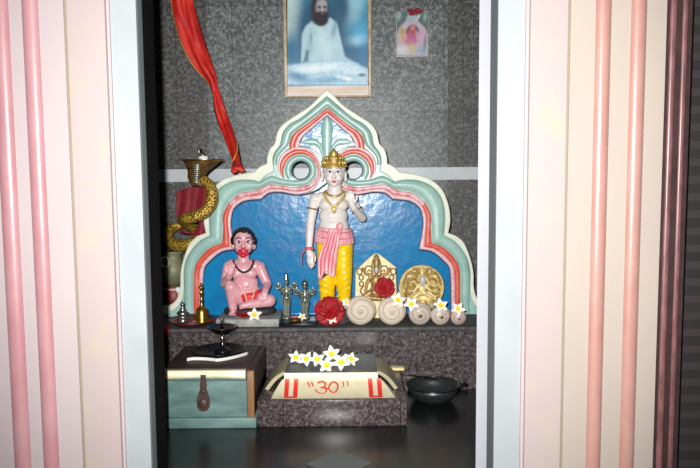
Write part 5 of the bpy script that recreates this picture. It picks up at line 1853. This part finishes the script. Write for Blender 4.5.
def print_sheet(name, x0, x1, y0, y1, Y, step, fn, m, parent, tilt=0.0):
    bm = bmesh.new()
    lay = bm.verts.layers.float_color.new('print')
    nx = int((x1 - x0) / step); ny = int((y1 - y0) / step)
    rows = []
    for j in range(ny + 1):
        y = y0 + (y1 - y0) * j / ny
        row = []
        for i in range(nx + 1):
            x = x0 + (x1 - x0) * i / nx
            v = bm.verts.new(P(x, y, Y + tilt * (y1 - y)))
            v[lay] = (*fn(x, y), 1)
            row.append(v)
        rows.append(row)
    for A, B in zip(rows, rows[1:]):
        for k in range(nx):
            bm.faces.new((A[k], A[k + 1], B[k + 1], B[k]))
    return bm_obj(name, bm, m, parent)


def portrait_fn(x, y):
    H = hexc
    n1 = noise.noise(Vector((x * .12, y * .12, 1))); n2 = noise.noise(Vector((x * .3, y * .45, 4)))
    base = lerp3(H(58, 128, 158), H(44, 104, 140), sm(0, 60, y))
    L = [('e', (291, 18, 10, 46, 0.05), H(160, 186, 188), .6), ('e', (352, 10, 9, 34, 0.35), H(128, 172, 190), .7), ('e', (358, 34, 12, 10, 0.3), H(74, 150, 186), .8),
         ('e', (353, 41, 10, 5, -.2), H(142, 190, 208), .9), ('e', (322, 36, 27, 46, 0), H(26, 70, 100), .45), ('e', (291, 52, 10, 16, 0), H(44, 102, 134), .7), ('e', (345, 54, 12, 10, 0), H(34, 88, 122), .7),
         ('e', (340, 8, 8, 14, 0), H(38, 78, 104), .6),
         ('p', [(301, 62), (302, 34), (306, 26), (313, 20), (331, 18), (337, 24), (341, 40), (346, 62)], H(158, 188, 196), 1.6),
         ('e', (325, 44, 8, 14, 0), H(172, 200, 206), .8), ('e', (309, 48, 3.2, 12, .1), H(138, 170, 182), .7), ('e', (334, 30, 2.2, 7, .2), H(118, 152, 168), .9), ('e', (311, 37, 1.0, 5, 0), H(112, 146, 160), .8),
         ('p', [(303, 63), (306, 50), (309, 50), (308, 63)], H(84, 116, 132), 1.0),
         ('p', [(284, 66), (302, 63), (345, 57), (362, 66), (371, 70), (371, 85), (284, 85)], H(150, 184, 200), 2.0),
         ('e', (318, 68, 24, 4, -.08), H(206, 222, 228), .8), ('e', (352, 70, 14, 5, .35), H(180, 204, 214), .7), ('e', (298, 77, 12, 4, .3), H(82, 128, 158), .9), ('e', (330, 80, 20, 3, -.1), H(100, 146, 172), .9),
         ('e', (362, 75, 4, 1.6, 0), H(70, 92, 110), .6), ('e', (345, 78, 8, 2, .2), H(196, 210, 218), .8),
         # head, hair, beard
         ('e', (319.5, 6, 8.6, 13, 0), H(34, 36, 44), .25), ('e', (314, 14, 3, 9, 0), H(38, 40, 48), .5),
         ('e', (321.5, 7.5, 5.8, 9, 0), H(128, 122, 124), .25), ('e', (322, 3, 4.6, 3, 0), H(150, 146, 146), .5),
         ('e', (321, 19, 7.6, 7.4, 0.05), H(30, 26, 34), .2), ('e', (322, 14.4, 6.2, 3.2, 0), H(34, 28, 36), .4), ('e', (322.4, 13.8, 1.8, .7, 0), H(106, 84, 86), .5),
         ('e', (319.2, 7.0, 1.8, .9, 0), H(44, 40, 46), .5), ('e', (325, 7.0, 1.6, .9, 0), H(44, 40, 46), .5), ('e', (322.4, 9.8, 1.1, 2.2, 0), H(158, 150, 150), .6)]
    c = paint(x, y, base, L)
    k = 1 + 0.10 * n1 + (0.22 * n2 if y > 62 else 0.08 * n2)
    return tuple(min(0.9, max(0, v * k * 1.30)) for v in c)


Yq = Yw - 0.030
pc = thing('framed_portrait', 'framed bluish photograph of a bearded person in white robes above the arch', 'picture', P(327.5, 97, Yq))
fx0, fx1, fy0, fy1 = 283.6, 371.4, -26, 97.4
print_sheet('photo_print', 287.4, 367.8, -24, 85.8, Yq + 0.001, 0.7, portrait_fn, 'portrait_print', pc)
zt0, zb0 = P(327, fy0, Yq).z, P(327, fy1, Yq).z
xl0, xr0 = P(fx0, 40, Yq).x, P(fx1, 40, Yq).x
boxo('backing', xl0 + 0.003, xr0 - 0.003, Yq + 0.004, Yq + 0.012, zb0 + 0.003, zt0 - 0.003, 'hair_black', pc)
wl = 3.2 * Yq / F
for nm, a in (('frame_side', (xl0, xl0 + wl, zb0, zt0)), ('frame_side', (xr0 - wl, xr0, zb0, zt0)), ('frame_rail', (xl0 + wl, xr0 - wl, zb0, zb0 + wl * .5)), ('frame_rail', (xl0 + wl, xr0 - wl, zt0 - wl, zt0))):
    boxo(nm, a[0], a[1], Yq - 0.006, Yq + 0.006, a[2], a[3], 'frame_wood', pc, bev=0.0015)
boxo('lower_mat', xl0 + wl, xr0 - wl, Yq - 0.001, Yq + 0.003, zb0 + wl * .5, P(327, 85.8, Yq).z, 'mat_cream', pc)


def card_fn(x, y):
    H = hexc
    base = H(84, 104, 102)
    L = [('p', [(397, 56), (397, 33), (400, 27), (406, 21), (410, 14), (414, 14), (419, 22), (425, 28), (428, 34), (428, 56)], H(184, 172, 182), 1.4),
         ('e', (411, 18, 4, 5, 0), H(150, 172, 176), .5), ('e', (403, 36, 4, 7, 0), H(196, 160, 128), .7), ('e', (421, 36, 4.5, 7, 0), H(196, 156, 178), .7), ('e', (402, 31, 2.4, 3, 0), H(176, 148, 90), .8),
         ('e', (411.5, 36, 5.0, 10.5, 0), H(176, 92, 120), .4), ('e', (412.5, 29, 3.0, 4.2, 0), H(172, 78, 92), .4), ('e', (408, 30, 1.6, 4, .4), H(110, 84, 96), .6), ('e', (417, 29, 1.6, 4, -.4), H(110, 90, 104), .6),
         ('e', (412.5, 28.2, 1.6, 1.9, 0), H(206, 140, 130), .4), ('e', (411, 41, 6.5, 3.2, 0), H(186, 110, 150), .5), ('e', (411.5, 47.5, 3.2, 4, 0), H(196, 178, 120), .6),
         ('e', (402, 50, 6, 4, 0), H(206, 200, 206), .7), ('e', (422, 50, 5, 4, 0), H(150, 170, 186), .7), ('e', (425, 43, 1.4, 8, .1), H(120, 130, 140), .8), ('e', (418, 17, 1.4, 3, .7), H(190, 200, 196), .8), ('e', (399, 16, 2, 4, .2), H(142, 168, 156), .8), ('e', (425, 17, 1.6, 4, .1), H(138, 168, 160), .8)]
    c = paint(x, y, base, L)
    k = 1 + 0.16 * noise.noise(Vector((x * .5, y * .5, 9)))
    return tuple(v * k for v in c)


Yc = Yw - 0.012
cd = thing('picture_card', 'small printed card with a pink figure fixed to the wall at upper right', 'picture', P(412, 56.5, Yc))
print_sheet('print', 396.6, 428.2, 11.4, 56.4, Yc, 0.6, card_fn, 'card_print', cd)
zA, zB = P(412, 11.2, Yc).z, P(412, 56.6, Yc).z
boxo('backing', P(396.4, 34, Yc).x, P(428.4, 34, Yc).x, Yc + 0.0008, Yc + 0.007, zB, zA, 'strip_white', cd)
bm = bmesh.new(); L0 = P(415, 12, Yc - 0.0025)
for k in range(4):
    petal(bm, Vector((0, 0, 0)), (0.15, 2.9, 0.6, 3.5)[k], 0.030 if k < 2 else .022, 0.009, 0.002, -.004 if k > 1 else .002)
bmesh.ops.rotate(bm, cent=(0, 0, 0), matrix=Matrix.Rotation(1.5, 3, 'X'), verts=bm.verts)
ellip(bm, Vector((0, -0.002, 0)), (.006, .004, .006), None, 12, 8)
thicken(bm, 0.001); bmesh.ops.translate(bm, vec=L0, verts=bm.verts)
o = bm_obj('red_ribbon', bm, 'maroon_cloth', None, L0); tag(o, 'dark red ribbon bow on the top edge of the small wall card', 'ribbon')

# ================================================================== LIGHT AND CAMERA
# the camera's built-in flash
ld = bpy.data.lights.new('flash', 'SPOT')
ld.energy = 208
ld.spot_size = math.radians(90); ld.spot_blend = 0.85
ld.shadow_soft_size = 0.014
ld.color = (1.0, 0.985, 0.97)
lo = bpy.data.objects.new('flash', ld); COL.objects.link(lo)
lo.location = EYE + Vector((-0.05, 0.01, 0.055))
lo.rotation_euler = (Vector((0.03, 2.2, 0.58)) - lo.location).to_track_quat('-Z', 'Y').to_euler()
wd = bpy.data.worlds.new('World'); SC.world = wd; wd.use_nodes = True
wd.node_tree.nodes['Background'].inputs['Color'].default_value = (0.62, 0.78, 0.92, 1)
wd.node_tree.nodes['Background'].inputs['Strength'].default_value = 0.10

cam = bpy.data.cameras.new('camera'); co_ = bpy.data.objects.new('camera', cam); COL.objects.link(co_)
cam.sensor_width = 36; cam.lens = 36 * F / 700
cam.clip_start = 0.02
M = Matrix(((RT.x, UP.x, -FW.x, EYE.x), (RT.y, UP.y, -FW.y, EYE.y), (RT.z, UP.z, -FW.z, EYE.z), (0, 0, 0, 1)))
co_.matrix_world = M
SC.camera = co_
vs_ = SC.view_settings
SC.display_settings.display_device = 'sRGB'
vs_.view_transform = 'Standard'; vs_.look = 'None'; vs_.exposure = 0.0; vs_.gamma = 1.0; vs_.use_curve_mapping = False
